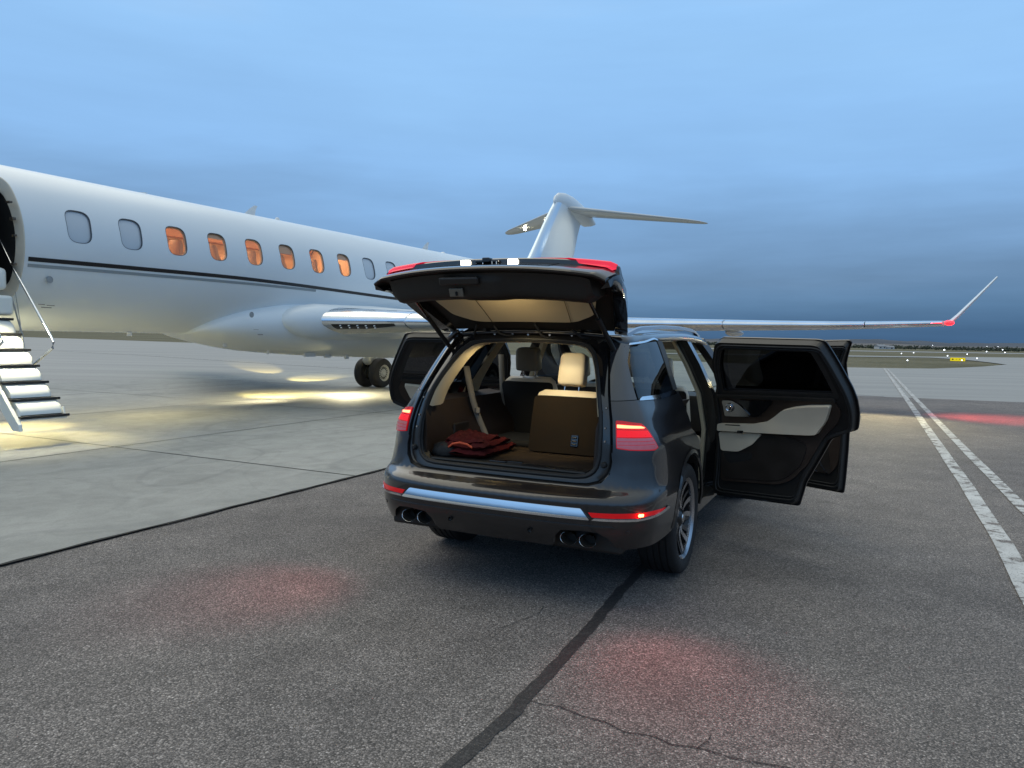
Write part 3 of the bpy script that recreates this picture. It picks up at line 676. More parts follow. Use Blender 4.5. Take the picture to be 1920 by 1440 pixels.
for t in (5.5, 5.2, 4.9, 4.6): pass
# door frame, dark vestibule
P0 = dens(DOOR, .06)
cx_, cy_ = 6.08, .1
def inner(p, k, d): 
    q = (cx_ + (p[0] - cx_) * k, cy_ + (p[1] - cy_) * k); return fus(*q) - fdn(fus, *q) * d
secs = [[inner(p, 1.0, -.006) for p in P0], [inner(p, .985, -.012) for p in P0], [inner(p, .965, .0) for p in P0], [inner(p, .95, .07) for p in P0], [inner(p, .90, .11) for p in P0], [inner(p, .89, .16) for p in P0]]
n_ = len(P0); V = [v for s in secs for v in s]
F = [(i * n_ + k, i * n_ + (k + 1) % n_, (i + 1) * n_ + (k + 1) % n_, (i + 1) * n_ + k) for i in range(5) for k in range(n_)]
df = mk('door_frame', V, F, mat('door_surround', (.62, .56, .46), .45, 0, .2, noise_amt=.06), jet)
V = [v + Vector((0, .0, 0)) for v in secs[-1]] + [v + Vector((0, 1.3, 0)) for v in secs[-1]]
mk('entrance_vestibule', V, [(k, (k + 1) % n_, (k + 1) % n_ + n_, k + n_) for k in range(n_)] + [tuple(range(2 * n_ - 1, n_ - 1, -1))], dark_in, jet)
boxes('door_latch', [((6.42, -1.05 - .12, 3.55), (.05, .1, .03)), ((6.44, -1.22, 3.3), (.05, .1, .04)), ((6.45, -1.24, 3.05), (.04, .08, .03)), ((6.45, -1.2, 2.62), (.05, .1, .03))], mat('latch', (.12, .1, .08), .4, .6), df, .004)
# airstair
st = thing('airstair', '', '', (0, 0, 0)); del st['label']; del st['category']; st.parent = jet
n_st = 7
white = mat('stair_white', (.80, .80, .74), .38, 0, .3)
for k in range(n_st):
    D = 1.32 + .222 * k; z = 1.79 - .226 * k
    tl, tr = 5.72, 6.34 + (.0 if k < 5 else .03)
    # riser: bulged panel below the tread edge
    secs = []
    for f in [0, .2, .4, .6, .8, 1]:
        bu = math.sin(f * math.pi) * .045
        q = D + .03 + bu + .17 * f; zz = z - .032 - .185 * f; secs.append([(tl + .03, -q, zz), (tr - .07, -q, zz), (tr - .025, -(q - .03), zz), (tr - .025, -(D - .15), zz), (tl + .03, -(D - .15), zz)])
    if k < n_st - 1: loft('riser', secs, white, st, sh=60)
    box('tread', ((tl + tr) / 2, -(D - .09), z - .016), (tr - tl, .25, .028), mat('tread_grip', (.03, .032, .035), .7), st, .006)
    box('tread_nosing', ((tl + tr) / 2, -(D + .045), z - .016), (tr - tl + .02, .03, .036), rubber, st, .006)
def strg(x0, x1): # sloping stringer
    pts = [(1.2, 1.76), (1.30, 1.76), (2.74, .33), (2.76, .24), (2.6, .24), (1.2, 1.58)]
    loft('stringer', [[(x, -a, b) for a, b in pts] for x in (x0, x1)], white, st, smooth=False)
strg(5.66, 5.71); 
boxes('foot_frame', [((6.03, -2.62, .385), (.66, .14, .02)), ((6.345, -2.62, .46), (.018, .05, .14), Matrix.Rotation(R(-20), 3, 'X')), ((5.73, -2.62, .46), (.018, .05, .14), Matrix.Rotation(R(-20), 3, 'X'))], white, st, .004)
tubes('handrail', [[(6.5, -.72, 3.03), (6.46, -1.2, 2.53), (6.44, -2.17, 1.53), (6.43, -2.25, 1.45), (6.42, -2.24, 1.36), (6.36, -1.62, .98)]], .019, polish, st, 10)
tubes('handrail', [[(5.75, -.72, 3.03), (5.75, -1.2, 2.53), (5.74, -2.17, 1.53), (5.74, -2.25, 1.45), (5.73, -1.62, .98)]], .019, polish, st, 10)
tubes('support_cable', [[(6.44, -1.15, 2.12), (6.44, -1.42, 1.55), (6.42, -1.55, 1.2)]], .012, agrey, st, 8)
tubes('support_cable', [[(6.47, -1.2, 2.2), (6.45, -1.36, 1.7), (6.36, -1.45, 1.33)]], .006, agrey, st, 6)
box('hinge_cover', (6.28, -1.12, 2.38), (.16, .2, .34), white, st, .07)
box('sill_panel', (6.05, -1.27, 1.98), (.62, .2, .3), white, st, .05)
M_ = Matrix.Translation((5.93, -(1.32 + .222 * 3 + .064), 1.79 - .226 * 3 - .13)) @ Matrix.Rotation(R(90), 4, 'X') @ Matrix.Rotation(math.pi, 4, 'Z')
text_mesh('step_lettering', 'EXIT\nSAIDA', .055, dark_in, st, M_)
# wing-body fairing
def sup(w_, zb, zt, t, n=40, e=2.6):
    zc = (zb + zt) / 2; h = (zt - zb) / 2; o = []
    for i in range(n):
        a = 2 * math.pi * i / n; ca, sa = math.cos(a), math.sin(a)
        o.append((t, w_ * math.copysign(abs(ca) ** (2 / e), ca), zc + h * math.copysign(abs(sa) ** (2 / e), sa)))
    return o
FW = [(10.2, .60), (10.35, .86), (10.6, 1.06), (11.0, 1.23), (11.8, 1.42), (12.8, 1.56), (14, 1.62), (18, 1.62), (20, 1.5), (22, 1.2), (24.5, .6), (25.2, .1)]
FB = [(10.2, 1.60), (10.5, 1.50), (11.0, 1.39), (12, 1.24), (14.5, 1.10), (18, 1.03), (20, 1.08), (22, 1.30), (24.5, 1.80), (25.2, 2.0)]
FT = [(10.2, 1.76), (10.35, 1.95), (10.6, 2.10), (11.1, 2.30), (12.2, 2.50), (14, 2.55), (18, 2.5), (20, 2.45), (22, 2.4), (24.5, 2.3), (25.2, 2.1)]
ts = [10.2, 10.24, 10.28, 10.34, 10.4, 10.48, 10.56] + [10.62 + (25.2 - 10.62) * i / 70 for i in range(71)]
loft('belly_fairing', [sup(sinterp(FW, t), sinterp(FB, t), sinterp(FT, t), t, e=2.3) for t in ts], wpaint, jet, sh=180)
# wings
def airfoil(c, th, n=30, te=.004):
    up = []; lo = []
    for i in range(n + 1):
        x = (1 - math.cos(math.pi * i / n)) / 2
        y = 5 * th * (.2969 * math.sqrt(x) - .126 * x - .3516 * x * x + .2843 * x ** 3 - .1015 * x ** 4)
        up.append((x * c, (y + te) * c)); lo.append((x * c, -(y * .8 + te) * c))
    return up, lo
WLE = [(1.2, 12.0), (1.9, 12.5), (5, 14.75), (9, 17.55), (13.4, 20.65), (14.0, 21.15)]
WCH = [(1.2, 6.2), (1.9, 5.7), (5, 3.75), (9, 2.7), (13.4, 1.5), (14.0, 1.25)]
WZ = [(1.2, 1.93), (1.9, 1.95), (5, 2.0), (8, 2.055), (11.5, 2.13), (14, 2.25)]
WTH = [(1.2, .125), (1.9, .125), (4, .115), (9, .10), (14, .10)]
def wsec(D, s, lead, split=.1):
    c_ = interp(WCH, D); up, lo = airfoil(c_, interp(WTH, D)); x0 = interp(WLE, D); z0 = sinterp(WZ, D)
    tw = -.01
    if lead: u_ = [p for p in up if p[0] <= split * c_ * 1.35]; l_ = [p for p in lo if p[0] <= split * c_ * 1.35]
    else: u_ = [p for p in up if p[0] >= split * c_]; l_ = [p for p in lo if p[0] >= split * c_]
    loop = u_ + l_[::-1]
    if lead: loop = [p for p in loop if True]
    return [(x0 + x, -s * D, z0 + z + tw * x) for x, z in loop]
Ds = [1.2, 1.55, 1.9, 2.4, 3, 4, 5, 6, 7, 8, 9, 10, 11, 12, 13, 13.6, 14.0]
for s in (1, -1):
    wg = loft('wing', [wsec(D, s, False) for D in Ds], wpaint, jet, sh=50)
    # polished leading edge segments with narrow joints
    for a, b in [(1.62, 3.3), (3.32, 6.1), (6.12, 9.3), (9.32, 12.2), (12.22, 13.85)]:
        k = 5; loft('leading_edge', [wsec(a + (b - a) * i / k, s, True) for i in range(k + 1)], polish, wg, sh=60)
    # flap track fairings
    for D in (3.2, 6.2, 9.2):
        xe = interp(WLE, D) + interp(WCH, D); zz = sinterp(WZ, D)
        loft('flap_fairing', [[(xe + x, -s * D + .09 * w_ * math.cos(q), zz - .16 + .1 * w_ * math.sin(q) + .0) for q in [k * math.pi / 5 for k in range(10)]] for x, w_ in ((-1.7, .1), (-1.4, .7), (-.9, 1), (-.3, .9), (.2, .5), (.45, .1))], wplain, wg, sh=180)
    # winglet
    secs = []
    for k, (D, t, z, c_) in enumerate([(13.95, 21.1, 2.25, 1.28), (14.06, 21.15, 2.30, 1.24), (14.2, 21.3, 2.45, 1.12), (14.6, 21.62, 2.93, .84), (15.0, 21.95, 3.42, .55)]):
        up, lo = airfoil(c_, .08); ang = [R(20), R(42), R(52), R(52), R(52)][k]
        secs.append([(t + x, -s * (D - y * math.sin(ang)), z + y * math.cos(ang)) for x, y in up + lo[::-1]])
    wl = loft('winglet', secs, wpaint, jet, sh=50)
    nc = redlit if s > 0 else mat('green_lamp', (.02, .6, .15), .2, emit=(.03, 1, .25), es=12)
    if s > 0: nc = mat('nav_red', (.8, .02, .02), .2, emit=(1, .012, .02), es=4)
    loft('navigation_light', [[(21.02 + x, -s * (14.0 + w_ * math.cos(q)), 2.25 + w_ * .6 * math.sin(q)) for q in [k * math.pi / 5 for k in range(10)]] for x, w_ in ((-.16, .01), (-.13, .07), (-.02, .11), (.08, .08), (.14, .01))], nc, wg, sh=180)
lamp('navigation_lamp', 'SPOT', (20.85, -14.25, 2.2), 620, (1, .13, .12), jet, .1, (20.9, -15.1, 0), 84, 1)
lamp('navigation_lamp', 'POINT', (20.85, -14.05, 2.27), 2.5, (1, .04, .06), jet, .03)
# wing root glove and landing light behind the polished edge
for s in (1, -1):
    loft('wing_root_fairing', [[(t, -s * (1.42 + dd + w_ * math.cos(q)), 1.93 + .01 * (t - 12) + h_ * math.sin(q)) for q in [k * math.pi / 10 for k in range(20)]] for t, dd, w_, h_ in ((11.72, -.06, .02, .02), (11.78, -.05, .14, .13), (11.95, -.03, .26, .25), (12.2, 0, .35, .34), (12.6, .05, .42, .40), (13.4, .08, .45, .40), (14.6, .08, .46, .42), (17.5, .0, .42, .36), (19, -.1, .3, .2))], wpaint, jet, sh=180)
LB = []; 
for i in range(9):
    D = 1.95 + i * .085; x = interp(WLE, D) + .10
    for j_ in range(3): LB.append(((x + j_ * .09, -D, sinterp(WZ, D) - .165 - j_ * .05), (.05, .05, .035)))
V = []
for i in range(9):
    D = 2.0 + i * .14
    lo_ = airfoil(interp(WCH, D), interp(WTH, D), 40)[1]
    for f_ in (.004, .009, .016, .026, .04):
        x_ = f_ * interp(WCH, D) * (1.0 if i < 5 else max(.3, 1 - (i - 4) * .17)); z_ = interp(lo_, x_) if False else [q for q in lo_ if q[0] >= x_][0]
        prev = [q for q in lo_ if q[0] < x_][-1]; zz = prev[1] + (z_[1] - prev[1]) * (x_ - prev[0]) / (z_[0] - prev[0])
        V.append((interp(WLE, D) + x_ - .006, -D - .003, sinterp(WZ, D) + zz - .007))
mk('landing_light_window', V, [(i * 5 + j, i * 5 + j + 1, (i + 1) * 5 + j + 1, (i + 1) * 5 + j) for i in range(8) for j in range(4)], gblack, jet)
boxes('landing_light', [((interp(WLE, D) + .035 + .03 * j, -D - .01, sinterp(WZ, D) - .10 - .045 * j), (.03, .05, .03)) for D in (2.15, 2.3, 2.45, 2.6, 2.75) for j in (0, 1)], polish, jet, .006)
# tailfin, tailplane, bullet
def fsec(z, x0, c_, th, split=None, lead=False):
    up, lo = airfoil(c_, th)
    if lead: u_ = [p for p in up if p[0] <= .13 * c_]; l_ = [p for p in lo if p[0] <= .13 * c_]
    else: u_ = [p for p in up if p[0] >= .09 * c_]; l_ = [p for p in lo if p[0] >= .09 * c_]
    return [(x0 + x, y, z) for x, y in u_ + [(a, -b_) for a, b_ in reversed([(p[0], p[1]) for p in u_])]]
FS = [(3.9, 24.6, 5.3), (4.4, 25.35, 4.5), (4.86, 25.87, 3.95), (5.5, 26.42, 3.65), (6.2, 27.0, 3.35), (6.9, 27.62, 3.1), (7.3, 28.0, 2.9)]
fin = loft('tail_fin', [fsec(z, x, c_, .115) for z, x, c_ in FS], wpaint, jet, sh=50)
loft('leading_edge', [fsec(z, x, c_, .118, lead=True) for z, x, c_ in FS], mat('fin_edge', (.62, .72, .82), .3, .6), fin, sh=60)
def ell(t, w_, zb, zt, n=24):
    zc = (zb + zt) / 2; h = (zt - zb) / 2
    return [(t, w_ * math.cos(2 * math.pi * i / n), zc + h * math.sin(2 * math.pi * i / n)) for i in range(n)]
loft('fin_top_fairing', [ell(*a) for a in ((27.95, .02, 7.25, 7.32), (28.05, .10, 7.15, 7.55), (28.35, .17, 7.08, 7.72), (28.9, .23, 7.0, 7.80), (29.6, .27, 6.9, 7.78), (30.5, .28, 6.78, 7.62), (31.2, .26, 6.72, 7.44), (31.8, .18, 6.82, 7.25), (32.3, .05, 6.95, 7.1))], wpaint, jet, sh=180)
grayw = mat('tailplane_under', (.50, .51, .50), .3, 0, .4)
for s in (1, -1):
    secs = []; ls = []
    for D in (.12, .6, 1.5, 2.5, 3.5, 4.4, 4.8, 5.0):
        k = D / 5.0; x0 = 28.75 + 3.75 * k; c_ = 2.75 * (1 - k) + .95 * k; z0 = 7.2 - .33 * k
        if D > 4.7: x0 += (D - 4.7) * 1.2; c_ *= .8 if D < 4.9 else .35
        up, lo = airfoil(c_, .095); loop = up + lo[::-1]
        secs.append([(x0 + x, -s * D, z0 + z) for x, z in loop])
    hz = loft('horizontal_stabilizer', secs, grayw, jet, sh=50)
sl = mat('bright_lamp', (1, 1, 1), .3, emit=(1, .9, .6), es=45)
lathe('logo_light', [(-.05, 0), (-.04, .05), (0, .07), (.03, .05), (.05, 0)], sl, jet, 'z', (31.6, 3.25, 6.83), seg=12)
lamp('logo_lamp', 'SPOT', (31.3, 2.0, 6.8), 50, (1, .93, .7), jet, .05, (28.6, 0, 6.0), 70, .8)
lamp('logo_lamp', 'SPOT', (29.5, -3.6, 6.6), 170, (1, .95, .72), jet, .05, (28.6, 0, 5.4), 55, .8)
# engines
for s in (1, -1):
    e = lathe('engine_nacelle', [(22.75, .50), (22.55, .53), (22.48, .57), (22.55, .61), (22.9, .655), (23.6, .675), (24.6, .65), (25.8, .54), (26.6, .42), (26.6, .40), (25.8, .45)], wpaint, jet, 'x', (0, -s * 2.12, 3.62), 40)
    lathe('fan', [(22.72, 0), (22.8, .12), (23.1, .5)], darkalu, e, 'x', (0, -s * 2.12, 3.62), 30)
    lathe('inlet_lip', [(22.74, .495), (22.54, .525), (22.46, .57), (22.54, .618), (22.74, .645)], polish, e, 'x', (0, -s * 2.12, 3.62), 40)
    loft('engine_pylon', [[(x0 + x, -s * D, 3.62 + z) for x, z in airfoil(3.0, .12)[0] + airfoil(3.0, .12)[1][::-1]] for D, x0 in ((1.0, 23.4), (1.6, 23.3))], wpaint, jet)
# landing gear
def wheel(parent, c, r_, w_, s):
    w0 = lathe('gear_wheel', [(-w_ * .5, r_ * .55), (-w_ * .5, r_ * .86), (-w_ * .42, r_ * .95), (-w_ * .28, r_ * .99), (-w_ * .1, r_), (-w_ * .09, r_ * .985), (w_ * .09, r_ * .985), (w_ * .1, r_), (w_ * .28, r_ * .99), (w_ * .42, r_ * .95), (w_ * .5, r_ * .86), (w_ * .5, r_ * .55)], tyrem, parent, 'y', c, 56)
    return w0
gm = mat('gear_metal', (.62, .60, .52), .4, .3); gd = mat('gear_dark', (.06, .06, .055), .5, .3)
for s in (1, -1):
    y0 = -s * 2.0; tx = 19.0
    g = loft('landing_gear', [[(tx + r_ * math.cos(q), y0 + s * yo + r_ * math.sin(q), z) for q in [k * math.pi / 8 for k in range(16)]] for z, r_, yo in ((1.7, .1, 0), (1.1, .1, 0), (.95, .085, 0), (.6, .085, 0), (.47, .11, 0), (.36, .09, 0))], gm, jet)
    for q, yy in enumerate((y0 - .29, y0 + .29)):
        w0 = wheel(g, (tx, yy, .475), .475, .31, s)
        w0.name = 'gear_wheel'
        ys = (-1 if yy < y0 else 1)
        # spoked hub seen on both faces
        hub = lathe('gear_hub', [(-ys * -.135, .0), (-ys * -.145, .07), (-ys * -.12, .09), (-ys * -.10, .20), (-ys * -.14, .245), (-ys * -.15, .265), (-ys * -.10, .275)], gm, g, 'y', (tx, yy, .475), 40)
        boxes('hub_slots', [((tx + .165 * math.cos(a), yy + ys * .117, .475 + .165 * math.sin(a)), (.07, .02, .022), Matrix.Rotation(-a, 3, 'Y')) for a in [2 * math.pi * k / 16 for k in range(16)]], gd, g, 0, join=True)
    tubes('gear_linkage', [[(tx - .7, y0, 1.35), (tx - .35, y0, .98), (tx, y0, .62)], [(tx - .15, y0 - .08, 1.2), (tx - .28, y0 - .08, .8), (tx - .1, y0 - .08, .55)], [(tx + .12, y0, .95), (tx + .3, y0, .72), (tx + .1, y0, .5)]], .035, gm, g, 8)
    lathe('brake_unit', [(-.16, .0), (-.16, .12), (-.1, .16), (.1, .16), (.16, .12), (.16, 0)], gm, g, 'y', (tx - .25, y0 - .02, .88), 20)
    boxes('gear_door', [((tx + .1, y0 + s * .5, 1.12), (.9, .03, .35), Matrix.Rotation(R(-20 * s), 3, 'X'))], wplain, g, .01)
# nose gear
g = loft('landing_gear', [[(3.0 + r_ * math.cos(q), r_ * math.sin(q), z) for q in [k * math.pi / 8 for k in range(16)]] for z, r_ in ((1.9, .08), (.6, .08), (.25, .07))], gm, jet)
for yy in (-.17, .17): wheel(g, (3.0, yy, .27), .27, .18, 1)
# antennas and small masts
for t, h, tl in ((12.1, .26, .34), (18.9, .27, .34), (9.35, .06, .3)):
    loft('antenna', [[(t + dx * c_ + lean, .02 * dy * c_, 4.28 + z) for dx, dy in ((-.5, 0), (-.2, 1), (.2, 1), (.5, 0), (.2, -1), (-.2, -1))] for z, c_, lean in ((0, tl, 0), (h * .6, tl * .55, .1), (h, tl * .3, .2))], wplain, jet, smooth=False)
lathe('beacon', [(4.27, .06), (4.33, .06), (4.37, .035), (4.38, 0)], wplain, jet, 'z', (12.95, 0, 0), 12)
lathe('beacon', [(4.27, .09), (4.31, .09), (4.34, .05), (4.35, 0)], wplain, jet, 'z', (19.9, 0, 0), 12)
boxes('drain_mast', [((9.0, -.25, 1.60), (.1, .02, .12)), ((11.0, -.5, 1.41), (.09, .02, .13)), ((12.1, -.6, 1.25), (.08, .02, .13)), ((13.3, -.7, 1.165), (.35, .06, .09)), ((13.9, -.7, 1.14), (.2, .05, .10)), ((14.6, -.7, 1.11), (.12, .05, .12))], wplain, jet, .005)
lathe('static_port', [(0, .0), (.004, .035), (.006, .05), (0, .055)], agrey, jet, 'y', (6.95, -1.27, 2.42), 20)
lathe('inspection_cap', [(0, .0), (.006, .05), (0, .06)], agrey, jet, 'y', (10.9, -1.41, 2.02), 20)
boxes('panel_mark', [((6.95, -1.035, 2.03), (.10, .01, .012)), ((7.1, -1.025, 2.02), (.12, .01, .012)), ((7.05, -.99, 1.985), (.16, .01, .014)), ((11.0, -1.43, 1.72), (.12, .012, .008)), ((11.15, -1.39, 1.62), (.13, .012, .022))], mat('mark_grey', (.25, .25, .25), .5), jet, 0)
# lamps under the aeroplane: belly and wing root lights, plus added fill
def spot(t, D, z, e, tt, DD, ang=40, col=(1, .80, .28), sz=.05, bl=.6): return lamp('belly_lamp_or_fill', 'SPOT', (t, -D, z), e, col, jet, sz, (tt, -DD, 0), ang, bl)
spot(13.6, -.9, 1.0, 800, 14.3, -1.5, 74)
spot(17.7, -4.5, 1.5, 3600, 20.8, -6.4, 28)
spot(18.6, -5.0, 1.6, 30000, 25.2, -13.7, 11)
spot(9.4, .3, 1.5, 90, 9.4, .2, 150)  # added wide flood, warms the underside of the fuselage
spot(15.9, -.4, .98, 380, 15.9, -.4, 165, (1, .88, .55))  # added fill, lifts the dark ground under the fuselage
spot(13.0, -.5, 1.1, 160, 13.0, -1.5, 160, (1, .88, .55))  # second added fill, further forward
spot(18.5, -.6, 1.0, 260, 19.6, .8, 130, (1, .88, .6))
lamp('stair_lamp', 'SPOT', (5.9, -1.95, 2.3), 300, (1, .9, .6), jet, .05, (5.9, -2.1, 0.2), 95, .8)
lamp('stair_lamp', 'AREA', (5.95, -1.25, 1.5), 60, (1, .9, .55), jet, .4, (6.8, -.8, 0), sy=.3)
spot(6.3, .5, 1.5, 420, 6.8, .35, 62)
spot(6.4, 1.3, 1.35, 160, 6.4, 2.0, 80)
# position light under the wing tip shining on the pavement
spot(19.9, 12.6, 2.0, 420, 18.2, 12.4, 125, (1, .88, .5), .08, .8)
spot(19.2, 9.0, 1.95, 260, 18.6, 8.5, 130, (1, .88, .5), .08, .8)
# added spot standing in for light the pavement reflects up along the belly
lamp('belly_lamp_or_fill', 'SPOT', (14.3, -1.35, .98), 42, (1, .85, .4), jet, .02, (11.3, -1.0, 1.42), 34, .8)
# ------------------------------------------------------------------ the SUV. local x = forward, y = left, z = up, origin under the rear axle
suv = thing('suv', 'dark grey SUV with raised tailgate, lit red tail lights and side doors standing open', 'car', (.37, 5.6665, 0), THC)
PR = [
 (.28, [(-1.04, 0), (-1.035, .3), (-1.02, .55), (-.99, .71), (-.93, .82), (-.86, .885), (-.74, .92), (-.45, .945), (0, .955), (.6, .95), (1.6, .94), (2.6, .945), (3.3, .94), (3.7, .78), (3.88, .4), (3.92, 0)]),
 (.38, [(-1.09, 0), (-1.085, .3), (-1.07, .55), (-1.035, .73), (-.97, .85), (-.87, .925), (-.75, .96), (-.45, .98), (0, .985), (.6, .97), (1.6, .96), (2.6, .97), (3.3, .965), (3.75, .82), (3.93, .4), (3.97, 0)]),
 (.52, [(-1.16, 0), (-1.155, .3), (-1.135, .57), (-1.09, .76), (-1.01, .88), (-.91, .955), (-.78, .99), (-.5, 1.005), (0, 1.01), (.6, .99), (1.6, .975), (2.6, .985), (3.25, .985), (3.75, .85), (3.95, .4), (4.0, 0)]),
 (.66, [(-1.165, 0), (-1.16, .3), (-1.14, .57), (-1.095, .76), (-1.015, .885), (-.915, .958), (-.78, .995), (-.5, 1.01), (0, 1.01), (.6, .995), (1.6, .985), (2.6, .99), (3.25, .985), (3.75, .84), (3.94, .4), (3.99, 0)]),
 (.70, [(-1.14, 0), (-1.135, .3), (-1.12, .57), (-1.08, .75), (-1.0, .875), (-.905, .953), (-.775, .99), (-.5, 1.008), (0, 1.01), (.6, .997), (1.6, .988), (2.6, .99), (3.25, .98), (3.73, .83), (3.93, .4), (3.98, 0)]),
 (.745, [(-1.045, 0), (-1.04, .3), (-1.03, .57), (-1.01, .73), (-.95, .85), (-.88, .93), (-.765, .975), (-.5, 1.0), (0, 1.005), (.6, .998), (1.6, .99), (2.6, .99), (3.25, .975), (3.7, .82), (3.91, .4), (3.96, 0)]),
 (.86, [(-1.0, 0), (-.996, .3), (-.99, .57), (-.98, .71), (-.935, .825), (-.87, .905), (-.76, .958), (-.5, .992), (0, 1.0), (.6, .998), (1.6, .99), (2.6, .985), (3.2, .965), (3.68, .80), (3.88, .4), (3.93, 0)]),
 (1.02, [(-.985, 0), (-.98, .3), (-.975, .56), (-.96, .70), (-.92, .80), (-.855, .885), (-.745, .94), (-.48, .978), (0, .985), (.6, .985), (1.6, .982), (2.6, .96), (3.2, .92), (3.6, .76), (3.8, .4), (3.85, 0)]),
 (1.15, [(-.96, 0), (-.955, .3), (-.945, .55), (-.925, .685), (-.88, .775), (-.81, .84), (-.69, .89), (-.4, .93), (0, .945), (.6, .952), (1.6, .952), (2.6, .92), (3.2, .86), (3.5, .7), (3.7, .4), (3.75, 0)]),
 (1.27, [(-.92, 0), (-.915, .3), (-.905, .53), (-.88, .66), (-.83, .735), (-.76, .785), (-.65, .825), (-.35, .868), (0, .89), (.6, .905), (1.6, .905), (2.4, .87), (2.9, .8), (3.2, .7), (3.4, .4), (3.5, 0)]),
 (1.45, [(-.79, 0), (-.785, .3), (-.775, .50), (-.76, .61), (-.715, .68), (-.66, .72), (-.57, .755), (-.3, .79), (0, .81), (.6, .83), (1.6, .825), (2.3, .79), (2.6, .7), (2.8, .6), (2.9, .4), (3.0, 0)]),
 (1.60, [(-.66, 0), (-.655, .3), (-.648, .46), (-.635, .57), (-.60, .63), (-.55, .665), (-.47, .695), (-.25, .72), (0, .74), (.6, .76), (1.5, .755), (2.0, .72), (2.2, .65), (2.3, .5), (2.35, .3), (2.4, 0)]),
 (1.70, [(-.56, 0), (-.555, .3), (-.55, .42), (-.54, .52), (-.51, .58), (-.47, .62), (-.4, .65), (-.2, .67), (0, .685), (.6, .70), (1.4, .695), (1.8, .67), (2.0, .6), (2.1, .5), (2.15, .3), (2.2, 0)]),
]
def cr1(a, b, c, d, t): return .5 * (2 * b + (c - a) * t + (2 * a - 5 * b + 4 * c - d) * t * t + (3 * b - a - 3 * c + d) * t ** 3)
def prof_pt(k, s):
    P = PR[k][1]; i = min(int(s), 14); t = s - i
    g = lambda j: P[j] if 0 <= j <= 15 else ((P[-j][0], -P[-j][1]) if j < 0 else (P[30 - j][0], -P[30 - j][1]))
    a, b, c, d = g(i - 1), g(i), g(i + 1), g(i + 2)
    return cr1(a[0], b[0], c[0], d[0], t), cr1(a[1], b[1], c[1], d[1], t)
ZK = [p[0] for p in PR]
def body_s(s, z):
    k = 0
    while k < len(ZK) - 2 and z > ZK[k + 1]: k += 1
    pts = {j: prof_pt(j, s) for j in range(max(0, k - 1), min(len(ZK), k + 3))}
    js = sorted(pts)
    return (sinterp([(ZK[j], pts[j][0]) for j in js], z) if len(js) > 2 else 0, sinterp([(ZK[j], pts[j][1]) for j in js], z))
# arc length table at bumper height
UT = [0.0]; _p = body_s(0, .6)
NS = 300
for i in range(1, NS + 1):
    q = body_s(15 * i / NS, .6); UT.append(UT[-1] + math.hypot(q[0] - _p[0], q[1] - _p[1])); _p = q
def u2s(u):
    u = abs(u); lo, hi = 0, NS
    while hi - lo > 1:
        m_ = (lo + hi) // 2
        if UT[m_] <= u: lo = m_
        else: hi = m_
    return min(15, 15 * (lo + (u - UT[lo]) / (UT[hi] - UT[lo] + 1e-9)) / NS)
def s2u(s): i = s / 15 * NS; k = min(int(i), NS - 1); return UT[k] + (UT[k + 1] - UT[k]) * (i - k)
def body(u, z):
    """outer skin; u > 0 is the right hand side"""
    x, y = body_s(u2s(u), z); return Vector((x, -y if u > 0 else y, z))
def ux(x, z):
    lo, hi = 3.0, 13.0
    for _ in range(30):
        m_ = (lo + hi) / 2
        if body_s(m_, z)[0] < x: lo = m_
        else: hi = m_
    return s2u(lo)
def uy(y, z):
    lo, hi = 0, 7.0
    for _ in range(30):
        m_ = (lo + hi) / 2
        if body_s(m_, z)[1] < y: lo = m_
        else: hi = m_
    return s2u(lo)
def PX(*pts): return [(ux(x, z), z) for x, z in pts]
def PY(*pts): return [(uy(y, z), z) for y, z in pts]
def mir(poly): return [(-a, b) for a, b in poly][::-1]
def arch(r_, a0, a1, n=14, cx=0, cz=.39):
    return [(cx + r_ * math.cos(R(a0 + (a1 - a0) * i / n)), cz + r_ * math.sin(R(a0 + (a1 - a0) * i / n))) for i in range(n + 1)]
RA = .455
# cut line of the tailgate opening in the outer skin (y,z), upwards on one side
CUT = [(.60, .752), (.68, .775), (.725, .83), (.735, .90), (.73, 1.02), (.712, 1.15), (.682, 1.27), (.655, 1.37), (.628, 1.47), (.60, 1.57), (.575, 1.64), (.545, 1.68)]
CUTd = dens(CUT, .04, False)
# rear bumper: one panel round both corners
half = [(0, .748), (uy(.3, .748), .748)] + PY(*CUTd[:8]) 
half_low = [(0, .375), (uy(.40, .375), .375), (uy(.425, .40), .40), (uy(.44, .455), .455), (uy(.48, .495), .495), (uy(.62, .503), .503), (uy(.70, .495), .495), (uy(.755, .46), .46), (uy(.79, .40), .40), (uy(.84, .385), .385)] + PX((-.60, .395), (-.452, .405))
up_r = PX(*arch(RA, 178, 150, 6)) + PX((-.47, .76), (-.55, .875), (-.72, .962))
outl_r = half_low + up_r + [(uy(.80, .962), .962), (uy(.725, .955), .955)] + half[::-1]
outl = outl_r + [(-a, b) for a, b in half[1:]] + [(-a, b) for a, b in ([(uy(.725, .955), .955), (uy(.80, .962), .962)] + up_r[::-1])] + [(-a, b) for a, b in half_low[::-1][:-1]]
def clean(poly, e=1e-4):
    o = []
    for p in poly:
        if not o or (Vector(p) - Vector(o[-1])).length > e: o.append(p)
    if (Vector(o[0]) - Vector(o[-1])).length < e: o.pop()
    return o
bump = panel('rear_bumper', clean(outl), body, paint, suv, g=.03, th=.012, zl=(.40, .44, .49, .54, .575, .62, .655, .675, .69, .705, .718, .73))
